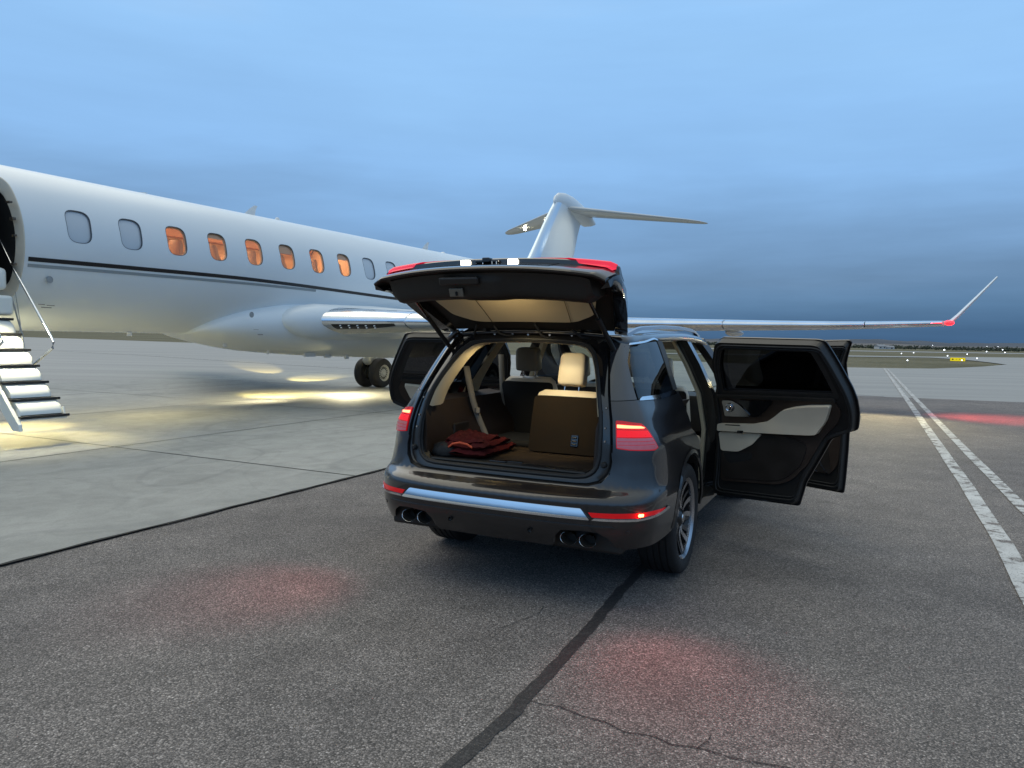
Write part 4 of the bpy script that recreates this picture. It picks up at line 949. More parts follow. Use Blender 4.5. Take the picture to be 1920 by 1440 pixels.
# dark insert behind the exhaust cut-outs, and floor pan
for s in (1, -1):
    box('exhaust_surround', (-.93, s * .60, .43), (.16, .44, .16), bplas, bump, .02)
boxes('underbody', [((.2, 0, .36), (2.1, 1.3, .12)), ((2.2, 0, .36), (2.6, 1.3, .12)), ((-.75, 0, .42), (.4, 1.1, .1))], bplas, suv, .02)
tubes('axle', [[(0, -.8, .39), (0, .8, .39)]], .05, gd, suv); boxes('suspension', [((0, s * .55, .36), (.5, .12, .1)) for s in (1, -1)], gd, suv, .02)
# chrome strip and its lower lip
cu0, cu1 = uy(.655, .6), uy(.60, .6)
def tilt(u, z):
    n_ = fdn(body, u, z); dz = z - .572; return body(u, z) + n_ * (.020 - dz * .06 - 2.6 * dz * dz)
panel('chrome_strip', rnd([(-cu0, .575), (cu0, .575), (cu1 - .0, .638), (-cu1, .638)], .008, 2), tilt, chrome, bump, g=.04, th=.02)
for s in (1, -1):
    pts = [(uy(.665, .572), .572), (uy(.9, .568), .568)] + PX((-.62, .592)) + [(ux(-.66, .612), .612)] + [(uy(.93, .582), .582), (uy(.68, .585), .585)]
    panel('chrome_strip', pts if s > 0 else mir(pts), body, chrome, bump, g=.05, th=.01, off=.009)
    pts = [(uy(.668, .589), .589), (uy(.9, .586), .586)] + PX((-.68, .603), (-.70, .608), (-.86, .617)) + [(uy(.80, .617), .617), (uy(.645, .617), .617)]
    panel('reflector', pts if s > 0 else mir(pts), body, redlens, bump, g=.05, th=.006, off=.004)
pts = rnd([(uy(.885, .594), .594), (ux(-.93, .594), .594), (ux(-.93, .625), .625), (uy(.885, .625), .625)], .01, 4)
ps = uy(.90, .6)
panel('fog_lamp', rnd([(ps + .01, .593), (ps + .05, .593), (ps + .05, .611), (ps + .01, .611)], .009, 4), body, mat('fog_lit', (1, .3, .2), .2, emit=(1, .16, .05), es=12), bump, g=.03, off=.008)
panel('bumper_crease', [(-uy(.80, .53), .527), (uy(.80, .53), .527), (uy(.78, .535), .537), (-uy(.78, .535), .537)], body, paint, bump, g=.05, th=.01, off=.008)
for yy in (.28, -.28):
    p = body(-uy(abs(yy), .47) if yy > 0 else uy(abs(yy), .47), .47)
    lathe('parking_sensor', [(-.01, .014), (.006, .013), (.007, .011), (.005, 0)], jambp, bump, 'x', tuple(p + Vector((-.006, 0, 0))), 16, T=None)
for yy in (.86, -.86):
    uu = uy(.86, .5) * (-1 if yy > 0 else 1); p = body(uu, .5); nn_ = fdn(body, uu, .5)
    lathe('parking_sensor', [(-.008, .014), (.003, .013), (.004, .011), (.003, 0)], jambp, bump, 'x', (0, 0, 0), 16, T=Matrix.Translation(p) @ nn_.to_track_quat('X', 'Z').to_matrix().to_4x4())
# exhaust tips
for s in (1, -1):
    for yy in (.513, .635):
        secs = []
        for x, k in ((-.86, .82), (-1.088, .97), (-1.095, .965), (-1.093, .92), (-.90, .82)):
            secs.append([(x + (.0 if k < .95 else .0), s * yy + .056 * k * math.cos(q), .437 + .042 * k * math.sin(q)) for q in [2 * math.pi * i / 28 for i in range(28)]])
        e = loft('exhaust_tip', secs, chrome, bump, caps=False, sh=60)
        secs = [[(x, s * yy + .056 * k * math.cos(q), .437 + .042 * k * math.sin(q)) for q in [2 * math.pi * i / 28 for i in range(28)]] for x, k in ((-1.086, .885), (-.92, .8), (-.915, .02))]
        loft('exhaust_bore', secs, mat('sooty', (.07, .06, .05), .6, .5), bump, caps=False, sh=60)
# ---- quarter panels, pillars, windows, doors, both sides
WB = [(-.715, 1.272), (-.05, 1.295)]; 
QW = [(-.70, 1.275), (-.055, 1.300), (.04, 1.63), (-.02, 1.648), (-.50, 1.605), (-.60, 1.50)]
DO_R = [(.05, 1.31), (.16, 1.655)]  # rear edge of the rear door opening
def ins(poly2):  # x,z list to u,z
    return PX(*poly2)
roofz = [(-.56, 1.690), (-.3, 1.708), (0, 1.722), (.5, 1.742), (1.0, 1.748), (1.5, 1.735), (1.9, 1.70), (2.2, 1.645)]
edgez = [(-.56, 1.655), (-.3, 1.668), (0, 1.682), (.5, 1.698), (1.0, 1.702), (1.5, 1.690), (1.9, 1.655), (2.2, 1.59)]
def ez(x): return sinterp(edgez, x)
door_rear_edge = [(.49, .40), (.46, .56), (.27, .93), (.16, .99), (.065, 1.03), (.045, 1.15), (.045, 1.27), (.065, 1.36), (.19, 1.66)]
for s in (1, -1):
    f = (lambda p: p) if s > 0 else mir
    # quarter panel: skin between tailgate cut, wheel arch and door opening, up to the belt
    rearedge = [(uy(y, z), z) for y, z in CUTd if .955 < z < 1.262]
    lampcut = [(uy(.725, .955), .955), (uy(.80, .962), .962), (ux(-.72, .962), .962)]
    seam = PX((-.55, .875), (-.47, .76)) + PX(*arch(RA, 150, 18, 16))
    front = PX((.44, .56), (.275, .925), (.165, .985), (.075, 1.02), (.05, 1.15), (.048, 1.285))
    beltl = PX((-.05, 1.289), (-.4, 1.278), (-.715, 1.266)) + [(uy(.72, 1.262), 1.262), (uy(.684, 1.262), 1.262)]
    poly = clean(lampcut + seam + front + beltl + rearedge[::-1])
    # tail lamp opening is simply covered by the raised lamp
    qp = panel('quarter_panel', f(poly), body, paint, suv, g=.05, th=.012)
    # gloss black pillar glass between tailgate cut and quarter window
    rearedge2 = [(uy(y, z), z) for y, z in CUTd if 1.262 <= z < 1.64]
    poly = clean([(uy(.684, 1.266), 1.266), (uy(.72, 1.266), 1.266)] + PX((-.722, 1.270), (-.615, 1.505), (-.50, 1.612)) + [(rearedge2[-1][0], 1.63)] + rearedge2[::-1])
    panel('pillar_glass', f(poly), body, mat('pillar_gloss', (.02, .021, .024), .08, 0, 1, noise_amt=.02), suv, g=.05, th=.008)
    # quarter window with bright trims
    qw = panel('quarter_window', f(PX(*QW)), body, glass_priv, suv, g=.06, off=-.004)
    panel('window_trim', f(PX((-.71, 1.262), (-.4, 1.256), (-.03, 1.272), (-.045, 1.300), (-.4, 1.284), (-.66, 1.283), (-.69, 1.274))), body, chrome, qw, g=.05, th=.01, off=.006)
    panel('window_trim', f(PX((-.52, 1.606), (-.02, 1.648), (.05, 1.640), (.05, 1.652), (-.02, 1.660), (-.50, 1.619))), body, chrome, qw, g=.05, th=.008, off=.006)
    panel('window_frame', f(PX((-.055, 1.30), (.04, 1.300), (.165, 1.655), (.05, 1.658), (.04, 1.63))), body, bplas, qw, g=.05, th=.01, off=.0)
    # cant rail above the windows
    xs = [-.56 + .08 * i for i in range(35)]
    lo_ = [(x, min(1.665, ez(x) - (.045 if x > -.4 else .06))) for x in xs if x < 2.05]
    V = []; 
    for x, z in lo_:
        p = body(ux(x, z) * s, z); e_ = ez(x); W_ = abs(body(ux(x, e_) * s, e_).y)
        V += [p, Vector((x, -s * W_, e_)), Vector((x, -s * (W_ - .03), e_ + .012))]
    nn = len(lo_)
    cr_o = mk('cant_rail', V, [(3 * i + a, 3 * i + 3 + a, 3 * i + 4 + a, 3 * i + 1 + a) for i in range(nn - 1) for a in (0, 1)], paint, suv)
    so_ = cr_o.modifiers.new('t', 'SOLIDIFY'); so_.thickness = .03
    # inner closing of wheel arch
    for cx in (0, 3.025):
        V = []; A = arch(RA - .003, -8, 188, 26, cx)
        for x, z in A: V += [(x, -s * abs(body(ux(min(max(x, -.8), 3.6), z) * s, max(.3, z)).y) + s * .02, z), (x, -s * .60, z)]
        mk('wheel_arch_liner', V, [(2 * i, 2 * i + 1, 2 * i + 3, 2 * i + 2) for i in range(26)], mat('arch_liner', (.008, .008, .008), .85), suv)
        # arch lip
        secs = []
        for x, z in (arch(RA, 2, 176, 34) if cx == 0 else arch(RA, 2, 178, 34, cx)):
            p = body(ux(x, z) * s, z); n_ = Vector((0, -s, 0)); d_ = Vector((x - cx, 0, z - .39)).normalized()
            secs.append([p + n_ * .003 - d_ * .004, p + n_ * .011 + d_ * .010, p + n_ * .002 + d_ * .036, p - n_ * .012 + d_ * .01])
        loft('arch_lip', secs, paint, qp if cx == 0 else suv, sh=30)
    # rocker
    rk = [[(x, -s * y, z) for y, z in ((.80, .30), (.93, .29), (.965, .33), (.955, .40), (.90, .425), (.80, .43))] for x in (.46, .7, 1.2, 1.8, 2.3, 2.56)]
    loft('rocker_panel', rk, jambp, suv, sh=30)
    boxes('sill_plate', [((1.45, -s * .86, .437), (2.1, .07, .012))], alu, suv, .003)
    # B pillar, rear door jamb, A pillar
    def bar(name, prs, w0, dpt, material, off=.02):
        secs = []
        for x, z, ww in prs:
            p = body(ux(x, z) * s, z); y = p.y + s * off
            secs.append([(x - ww / 2, y, z), (x + ww / 2, y, z), (x + ww / 2 * .8, y + s * dpt, z), (x - ww / 2 * .8, y + s * dpt, z)])
        return loft(name, secs, material, suv, sh=30)
    bar('b_pillar', [(1.25, .40, .16), (1.25, .9, .15), (1.24, 1.2, .14), (1.18, 1.45, .12), (1.12, 1.68, .13)], .1, .10, gblack)
    bar('b_pillar_trim', [(1.22, .46, .16), (1.22, .9, .15), (1.21, 1.2, .14), (1.15, 1.45, .12), (1.09, 1.66, .13)], .1, .03, creamp, .125)
    bar('door_jamb', [(.44, .46, .10), (.40, .62, .10), (.22, .96, .12), (.06, 1.05, .12), (.03, 1.28, .10), (.10, 1.45, .09), (.17, 1.66, .09)], .1, .08, gblack, .03)
    bar('c_pillar_trim', [(.10, 1.16, .24), (.10, 1.3, .21), (.17, 1.45, .17), (.26, 1.64, .17)], .1, .03, creamp, .085)
    bar('a_pillar', [(2.55, .45, .10), (2.42, .9, .10), (2.38, 1.12, .12)], .1, .10, gblack)
    secs = []
    for i in range(9):
        t = i / 8; x = 2.75 * (1 - t) + 1.72 * t; z = 1.10 * (1 - t) + 1.66 * t + .035 * math.sin(math.pi * t); y = .84 * (1 - t) + .70 * t
        secs.append([(x - .05, -s * y, z - .02), (x + .05, -s * (y + .01), z + .015), (x + .03, -s * (y - .06), z + .03), (x - .05, -s * (y - .07), z - .03)])
    loft('a_pillar', secs, paint, suv, sh=50)
    # rear door seal strip
    # front fender
    poly = clean(PX(*[(3.025 + .0, .39 + RA)][:0]) + PX(*arch(RA, 178, 20, 16, 3.025)) + PX((3.55, .62), (3.62, .80), (3.55, .93), (3.1, .985), (2.6, 1.03), (2.42, 1.05), (2.39, .7), (2.40, .42), (2.55, .405)))
    panel('front_fender', f(poly), body, paint, suv, g=.08, th=.01)
    # taillight
    U0 = uy(.742, 1.06); U1 = ux(-.735, 1.0)
    lp = [(U0, .984), (U0 + .1, .974), (U1 - .05, .968), (U1, .982), (U1 - .035, 1.02), (U1 - .10, 1.10), (U1 - .135, 1.128), (U0 + .06, 1.146), (U0, 1.148)]
    tl = panel('taillight', f(rnd(lp, .010, 3)), body, redlens, suv, g=.03, th=.02, off=.007)
    panel('clear_lens', f([(U0 + .006, .989), (U0 + .1, .980), (U1 - .05, .975), (U1 - .012, .986), (U1 - .045, 1.02), (U1 - .065, 1.042), (U0 + .006, 1.046)]), body, clearl, tl, g=.025, off=.0095)
    for zz in (1.004, 1.024):
        panel('lens_rib', f([(U0 + .010, zz), (U1 - .05, zz), (U1 - .05, zz + .0025), (U0 + .010, zz + .0025)]), body, redlens, tl, g=.04, off=.011)
    panel('lit_panel', f([(U0 + .008, 1.051), (U1 - .072, 1.048), (U1 - .10, 1.085), (U0 + .008, 1.092)]), body, mat('red_soft', (.40, .002, .006), .35, emit=(1, .004, .012), es=.75, noise_amt=.2, nscale=70), tl, g=.03, off=.0098)
    panel('light_bar', f(rnd([(U0 + .008, 1.104), (U1 - .13, 1.098), (U1 - .115, 1.102), (U1 - .15, 1.112), (U0 + .008, 1.124)], .005, 2)), body, mat('red_bar', (1, .1, .05), .2, emit=(1, .11, .05), es=9), tl, g=.03, off=.010)
    # roof rail
    rp = []
    for i in range(25):
        t = i / 24; x = -.42 + 2.2 * t; e_ = ez(x); W_ = abs(body(ux(x, e_) * s, e_).y) - .045
        rp.append((x, -s * W_, e_ + .012 + .036 * min(1, math.sin(math.pi * min(max(t, .0), 1)) * 3.2)))
    secs = [[(p[0], p[1] + s * a, p[2] + b) for a, b in ((-.018, -.012), (-.014, .010), (0, .016), (.014, .010), (.018, -.012))] for p in rp]
    loft('roof_rail', secs, alu, suv, sh=50)
    # jamb of the tailgate opening: from the skin cut in to the seal
OPN = [(0, .795), (.30, .795), (.50, .797), (.565, .806), (.605, .83), (.628, .87), (.637, .93), (.637, 1.06), (.622, 1.18), (.598, 1.28), (.565, 1.38), (.525, 1.475), (.485, 1.545), (.43, 1.592), (.36, 1.612), (.2, 1.622), (0, 1.626)]
CUTF = [(0, .748), (.3, .748), (.52, .748)] + CUT + [(.50, 1.705), (.25, 1.712), (0, 1.714)]
def resamp(pl, n):
    L_ = [0]
    for a, b in zip(pl, pl[1:]): L_.append(L_[-1] + math.dist(a, b))
    o = []
    for i in range(n):
        d = L_[-1] * i / (n - 1); k = 0
        while k < len(pl) - 2 and L_[k + 1] < d: k += 1
        t = (d - L_[k]) / (L_[k + 1] - L_[k]); o.append(tuple(pl[k][j] + (pl[k + 1][j] - pl[k][j]) * t for j in range(2)))
    return o
NJ = 61
O1 = resamp(OPN, NJ)
# match cut line to opening by angle from the centre
def byang(pl, ref, c=(0, 1.17)):
    d = resamp(pl, 800); A = [math.atan2(p[1] - c[1], p[0] - c[0] + 1e-9) for p in d]; o = []
    for r_ in ref:
        a = math.atan2(r_[1] - c[1], r_[0] - c[0] + 1e-9)
        k = min(range(len(d)), key=lambda i: abs(A[i] - a)); o.append(d[k])
    return o
C1 = byang(CUTF, O1); C1[0] = CUTF[0]; C1[-1] = CUTF[-1]
def rx(y, z):  # x of the skin at height z, width y
    z2 = min(z, 1.70); s_ = 0; lo, hi = 0, 8
    yy = min(abs(y), .98)
    for _ in range(24):
        m_ = (lo + hi) / 2
        if body_s(m_, z2)[1] < yy: lo = m_
        else: hi = m_
    return body_s(lo, z2)[0]
def loopfull(pts3):  # right-half points (y>=0) as full loop, left positive
    return pts3 + [Vector((p.x, -p.y, p.z)) for p in pts3[-2:0:-1]]
def lerp2(a, b, t): return (a[0] + (b[0] - a[0]) * t, a[1] + (b[1] - a[1]) * t)
def jl_(off, t):
    o = []
    for c_, q in zip(C1, O1):
        y, z = lerp2(c_, q, t); o.append(Vector((rx(y, z) + off, y, z)))
    return loopfull(o)
J = [jl_(.004, 0), jl_(.034, .04), jl_(.040, .14), jl_(.030, .24), jl_(.026, .55), jl_(.028, .8), jl_(.034, 1.0)]
nj = len(J[0]); V = [v for l in J for v in l]
F = [(i * nj + k, i * nj + (k + 1) % nj, (i + 1) * nj + (k + 1) % nj, (i + 1) * nj + k) for i in range(len(J) - 1) for k in range(nj)]
jm = mk('tailgate_frame', V, F, jambp, suv); sharp(jm, 40)
# upper part and pillars of that frame are black
jm.data.materials.append(gblack)
for pl_ in jm.data.polygons:
    if 1.0 < pl_.center.z < 1.632 : pl_.material_index = 1
# seals
for t_, r_, of in ((.9, .011, .026), (1.0, .010, .040)):
    tubes('weather_seal', [[p for p in jl_(of, t_)]], r_, rubber, jm, 10, closed=True)
tubes('weather_seal', [[p for p in jl_(.048, .10)]], .006, rubber, jm, 8, closed=True)
# frame bolts, buffers
for y in (-.42, -.3, -.14, .02, .14, .28, .42):
    p = Vector((rx(y, 1.665) + .030, y, 1.665)); lathe('hinge_bolt', [(-.012, 0), (-.012, .007), (-.006, .009), (0, .012)], alu, jm, 'x', tuple(p), 12)
for s in (1, -1):
    z = .88; y = s * .68; lathe('rubber_buffer', [(-.02, 0), (-.02, .012), (-.012, .018), (.01, .02)], rubber, jm, 'x', (rx(y, z) + .018, y, z), 16)
    for (y, z) in ((.675, 1.02), (.668, 1.10), (.66, 1.22)):
        lathe('hinge_bolt', [(-.008, 0), (-.008, .006), (0, .008)], alu, jm, 'x', (rx(y, z) + .026, s * y, z), 10)
boxes('hinge_arm', [((-.50, s * .36, 1.70), (.22, .03, .03), Matrix.Rotation(R(25), 3, 'Y')) for s in (1, -1)], bplas, jm, .006)
tubes('wiring_loom', [[(-.56, .13, 1.66), (-.60, .17, 1.655), (-.62, .22, 1.67), (-.64, .25, 1.72)], [(-.57, -.18, 1.655), (-.60, -.15, 1.64), (-.62, -.1, 1.66), (-.65, -.06, 1.74)], [(-.57, -.42, 1.65), (-.61, -.38, 1.65), (-.64, -.33, 1.70)], [(-.57, .45, 1.64), (-.61, .42, 1.66), (-.65, .38, 1.73)]], .009, rubber, jm, 8)
# roof
V = []; F = []; nx, ny = 60, 28
for i in range(nx + 1):
    x = -.56 + 2.76 * i / nx; e_ = ez(x); W_ = abs(body(ux(x, min(e_, 1.7)), min(e_, 1.7)).y) - .03; zc = sinterp(roofz, x)
    for j in range(ny + 1):
        v = -1 + 2 * j / ny; V.append((x - .05 * (1 - v * v) * max(0, 1 - (x + .56) / .3), v * W_, e_ + .012 + (zc - e_ - .012) * (1 - abs(v) ** 2.4)))
F = [(i * (ny + 1) + j, (i + 1) * (ny + 1) + j, (i + 1) * (ny + 1) + j + 1, i * (ny + 1) + j + 1) for i in range(nx) for j in range(ny)]
rf = mk('roof', V, F, paint, suv); so_ = rf.modifiers.new('t', 'SOLIDIFY'); so_.thickness = .02; so_.offset = -1
V2 = [(x, y * .97, z - .045) for x, y, z in V if x > -.55]
n2 = len(V2) // (ny + 1)
mk('headliner', V2, [(i * (ny + 1) + j, i * (ny + 1) + j + 1, (i + 1) * (ny + 1) + j + 1, (i + 1) * (ny + 1) + j) for i in range(n2 - 1) for j in range(ny)], creamp, suv)
# panoramic glass on the roof
V3 = [(x, y * .72, z + .004) for x, y, z in V if .0 < x < 1.7]; n3 = len(V3) // (ny + 1)
mk('roof_glass', V3, [(i * (ny + 1) + j, (i + 1) * (ny + 1) + j, (i + 1) * (ny + 1) + j + 1, i * (ny + 1) + j + 1) for i in range(n3 - 1) for j in range(ny)], mat('roof_gloss', (.012, .012, .014), .04, 0, 1), rf)
# windscreen, bonnet, nose
V = []; F = []; n1 = 14
for i in range(n1 + 1):
    t = i / n1
    for j in range(n1 + 1):
        v = -1 + 2 * j / n1; W_ = .80 * (1 - t) + .66 * t
        V.append((2.86 * (1 - t) + 1.95 * t - .16 * v * v * (1 - t * .5), v * W_, 1.10 * (1 - t) + 1.69 * t + .03 * math.sin(math.pi * t) - .01 * v * v))
mk('windscreen', V, [(i * (n1 + 1) + j, (i + 1) * (n1 + 1) + j, (i + 1) * (n1 + 1) + j + 1, i * (n1 + 1) + j + 1) for i in range(n1) for j in range(n1)], glass_mid, suv)
V = []; nh = 20
for i in range(nh + 1):
    t = i / nh; x = 2.70 + 1.12 * t
    for j in range(nh + 1):
        v = -1 + 2 * j / nh; W_ = .93 - .16 * t ** 2
        V.append((x + .06 * (1 - v * v), v * W_, 1.12 - .12 * t - .10 * t ** 4 - .10 * abs(v) ** 3 + .015 * (abs(abs(v) - .55) < .1)))
bn = mk('bonnet', V, [(i * (nh + 1) + j, (i + 1) * (nh + 1) + j, (i + 1) * (nh + 1) + j + 1, i * (nh + 1) + j + 1) for i in range(nh) for j in range(nh)], paint, suv)
pts = [(ux(3.55, .62), .38), (s2u(15), .38), (s2u(15), .88), (s2u(13.2), .90), (ux(3.62, .80), .80), (ux(3.55, .62), .62)]
for s in (1, -1):
    f = (lambda p: p) if s > 0 else mir
    fb = panel('front_bumper', f(clean([(s2u(13), .36), (s2u(14.99), .36), (s2u(14.99), .90), (s2u(13.0), .905), (s2u(12.7), .80), (s2u(12.65), .62)])), body, paint, suv, g=.08, th=.01)
    panel('headlight', f([(s2u(13.0), .80), (s2u(14.0), .78), (s2u(14.2), .86), (s2u(13.0), .885)]), body, mat('head_lens', (.4, .42, .45), .05, 0, 1), suv, g=.05, off=.008)
panel('grille', [(s2u(14.2), .50), (s2u(14.99), .48), (s2u(14.99), .88), (s2u(14.3), .86)], body, chrome, suv, g=.05, off=.01)
panel('grille', mir([(s2u(14.2), .50), (s2u(14.99), .48), (s2u(14.99), .88), (s2u(14.3), .86)]), body, chrome, suv, g=.05, off=.01)
# ---- doors
def door_T(hx, hy, ang, s): # s=+1 right side
    # rotate about vertical hinge; right side doors swing towards -y
    return Matrix.Translation((hx, hy, 0)) @ Matrix.Rotation(R(ang) * s, 4, 'Z') @ Matrix.Translation((-hx, -hy, 0))
def make_door(s, hx, ang, rear=True, closed=False):
    f = (lambda p: p) if s > 0 else mir
    T = door_T(hx, -s * .985, ang, s) if ang else Matrix()
    d = bpy.data.objects.new('door', None); COL.objects.link(d); d.parent = suv; d.empty_display_size = .1
    if rear:
        sk = [(hx, .335), (.50, .375), (.465, .56), (.28, .925), (.17, .985), (.078, 1.02), (.055, 1.15), (.055, 1.255), (.075, 1.34), (.215, 1.668), (.27, 1.680), (1.08, 1.688), (1.13, 1.66), (1.20, 1.30), (hx, 1.20)]
        wn = [(.17, 1.315), (.29, 1.625), (.32, 1.638), (1.06, 1.640), (1.085, 1.62), (1.155, 1.275), (1.14, 1.262), (.19, 1.295)]
        ti = [(1.19, 1.235), (.20, 1.275), (.145, 1.20), (.18, 1.10), (.30, .95), (.42, .72), (.54, .58), (.66, .52), (1.17, .47)]
    else:
        sk = [(hx, .345), (1.265, .345), (1.262, 1.20), (1.235, 1.30), (1.13, 1.672), (1.15, 1.686), (1.66, 1.668), (1.78, 1.635), (2.32, 1.28), (hx + .02, 1.16)]
        wn = [(1.30, 1.275), (1.215, 1.615), (1.24, 1.635), (1.64, 1.625), (1.74, 1.60), (2.20, 1.27)]
        ti = [(hx - .06, 1.17), (2.15, 1.235), (1.30, 1.235), (1.29, .9), (1.30, .60), (1.36, .50), (hx - .1, .47)]
    g = lambda poly: f(PX(*poly))
    skin = panel('door_skin', g(rnd(sk, .02, 2)), body, paint, d, holes=[g(wn)], g=.06, th=.010, T=T)
    if closed:
        panel('door_glass', g(wn), body, glass_dark, d, g=.1, off=-.006, T=T)
        return d
    core = panel('door_frame', g(rnd([(hx + (x - hx) * .985 if x < hx - .02 else x - .004, z - .004 if z > 1 else z + .012) for x, z in sk], .03, 3)), body, mat('door_inner_paint', (.012, .011, .010), .5, .2, .1), d, holes=[g(wn)], g=.07, th=.075, off=-.0105, T=T)
    def inn(a, b):
        n_ = fdn(body, a, b); return body(a, b) - n_ * .088
    # rubber seal running round the inside edge
    def insetp(poly, k):
        cx = sum(p[0] for p in poly) / len(poly); cz = sum(p[1] for p in poly) / len(poly)
        return [(cx + (x - cx) * k, cz + (z - cz) * k) for x, z in poly]
    for k, rr_ in ((.955, .009), (.925, .007)):
        lp_ = dens(rnd(g(insetp(sk, k)), .06, 4), .05)
        tubes('door_seal', [[inn(*p) for p in lp_]], rr_, rubber, d, 8, closed=True, T=T)
    def ipan(name, poly, material, o_=0, th_=.01, r_=.02, par=None, lbl=None, holes=()):
        # inner surface: o_ raises it towards the cabin
        return panel(name, g(rnd(poly, r_, 4)), lambda a, b: body(a, b) - fdn(body, a, b) * (.0855 + o_), material, par or d, g=.05, th=-th_, T=T, label=lbl)
    gl = panel('door_glass', g(wn), body, glass_dark, d, g=.08, off=-.03, T=T)
    wnb = [(x, z) for x, z in wn]
    panel('window_surround', g([(x + (.03 if x < .5 or (not rear and x < 1.3) else -.03) * 0 + (x - (sum(p[0] for p in wn) / len(wn))) * .05, z + (z - 1.46) * .10) for x, z in wn]), body, bplas, d, holes=[g([(x + (x - (sum(p[0] for p in wn) / len(wn))) * -.04, z + (z - 1.46) * -.06) for x, z in wn])], g=.06, off=-.088, T=T)
    trim = ipan('door_trim', ti, brown, .012, .03, .05)
    if rear:
        ipan('lower_trim', [(hx - .06, .90), (.66, .94), (.42, .88), (.47, .70), (.60, .58), (.72, .545), (1.15, .50), (1.17, .64)], dbrown, .020, .02, .06)
        ipan('armrest', [(1.205, .905), (1.20, .972), (.88, 1.00), (.76, 1.035), (.68, 1.10), (.60, 1.165), (.50, 1.20), (.39, 1.222), (.205, 1.242), (.255, 1.12), (.34, .975), (.40, .965)], cream, .055, .045, .02)
        ipan('armrest_lower', [(1.205, .895), (.80, .925), (.885, .82), (1.01, .745), (1.175, .73)], cream, .030, .02, .03)
        sp = ipan('speaker_cover', [(1.15, 1.205), (1.05, 1.210), (.985, 1.17), (.90, 1.085), (.92, 1.07), (1.14, 1.05)], alu, .034, .02, .02)
        cpt = T @ (body(ux(1.08, 1.14) * s, 1.14) - fdn(body, ux(1.08, 1.14) * s, 1.14) * .125)
        nr = (T.to_3x3() @ fdn(body, ux(1.08, 1.14) * s, 1.14))
        q_ = nr.to_track_quat('X', 'Z').to_matrix().to_4x4()
        lathe('speaker_ring', [(0.0, .037), (-.008, .036), (-.010, .030), (-.002, .026), (-.008, .018), (-.010, 0)], chrome, d, 'x', (0, 0, 0), 28, T=Matrix.Translation(cpt) @ q_)
        ipan('door_pull_recess', [(1.00, 1.215), (.68, 1.232), (.76, 1.14), (.84, 1.075), (.90, 1.07), (.93, 1.11)], gblack, .026, .01, .025)
        ipan('switch', [(.985, .915), (.93, .922), (.925, .948), (.98, .943)], gblack, .103, .006, .01)
        ipan('switch', [(1.10, .975), (.95, .985), (.96, .993), (1.09, .985)], gblack, .101, .004, .003)
        ipan('door_pocket', [(1.16, .71), (.88, .75), (.90, .68), (1.10, .635)], blackcl, .022, .012, .03)
        ipan('sill_weatherstrip', [(1.20, 1.245), (.18, 1.285), (.17, 1.262), (1.20, 1.222)], bplas, .026, .02, .006)
    else:
        ipan('armrest', [(2.2, .90), (2.2, .97), (1.75, 1.0), (1.6, 1.12), (1.45, 1.19), (1.32, 1.19), (1.34, .95)], cream, .05, .04, .03)
        ipan('lower_ribs', [(1.35, .50), (2.1, .50), (2.1, .80), (1.42, .8)], dbrown, .016, .01, .03)
        for kk in range(5):
            ipan('pocket_rib', [(1.38 + kk * .09, .50), (1.40 + kk * .09, .50), (1.52 + kk * .09, .66), (1.50 + kk * .09, .66)], alu, .028, .006, .003)
    # outside handle and door mirror
    hp = [(.28 if rear else 1.42, 1.075), (.46 if rear else 1.60, 1.075), (.46 if rear else 1.60, 1.10), (.28 if rear else 1.42, 1.10)]
    panel('door_handle', g(rnd(hp, .01, 3)), body, paint, d, g=.05, th=.02, off=.02, T=T)
    return d
make_door(1, 1.25, 66, True)
make_door(1, 2.37, 63, False)
make_door(-1, 1.25, 60, True)
make_door(-1, 2.37, 0, False, True)
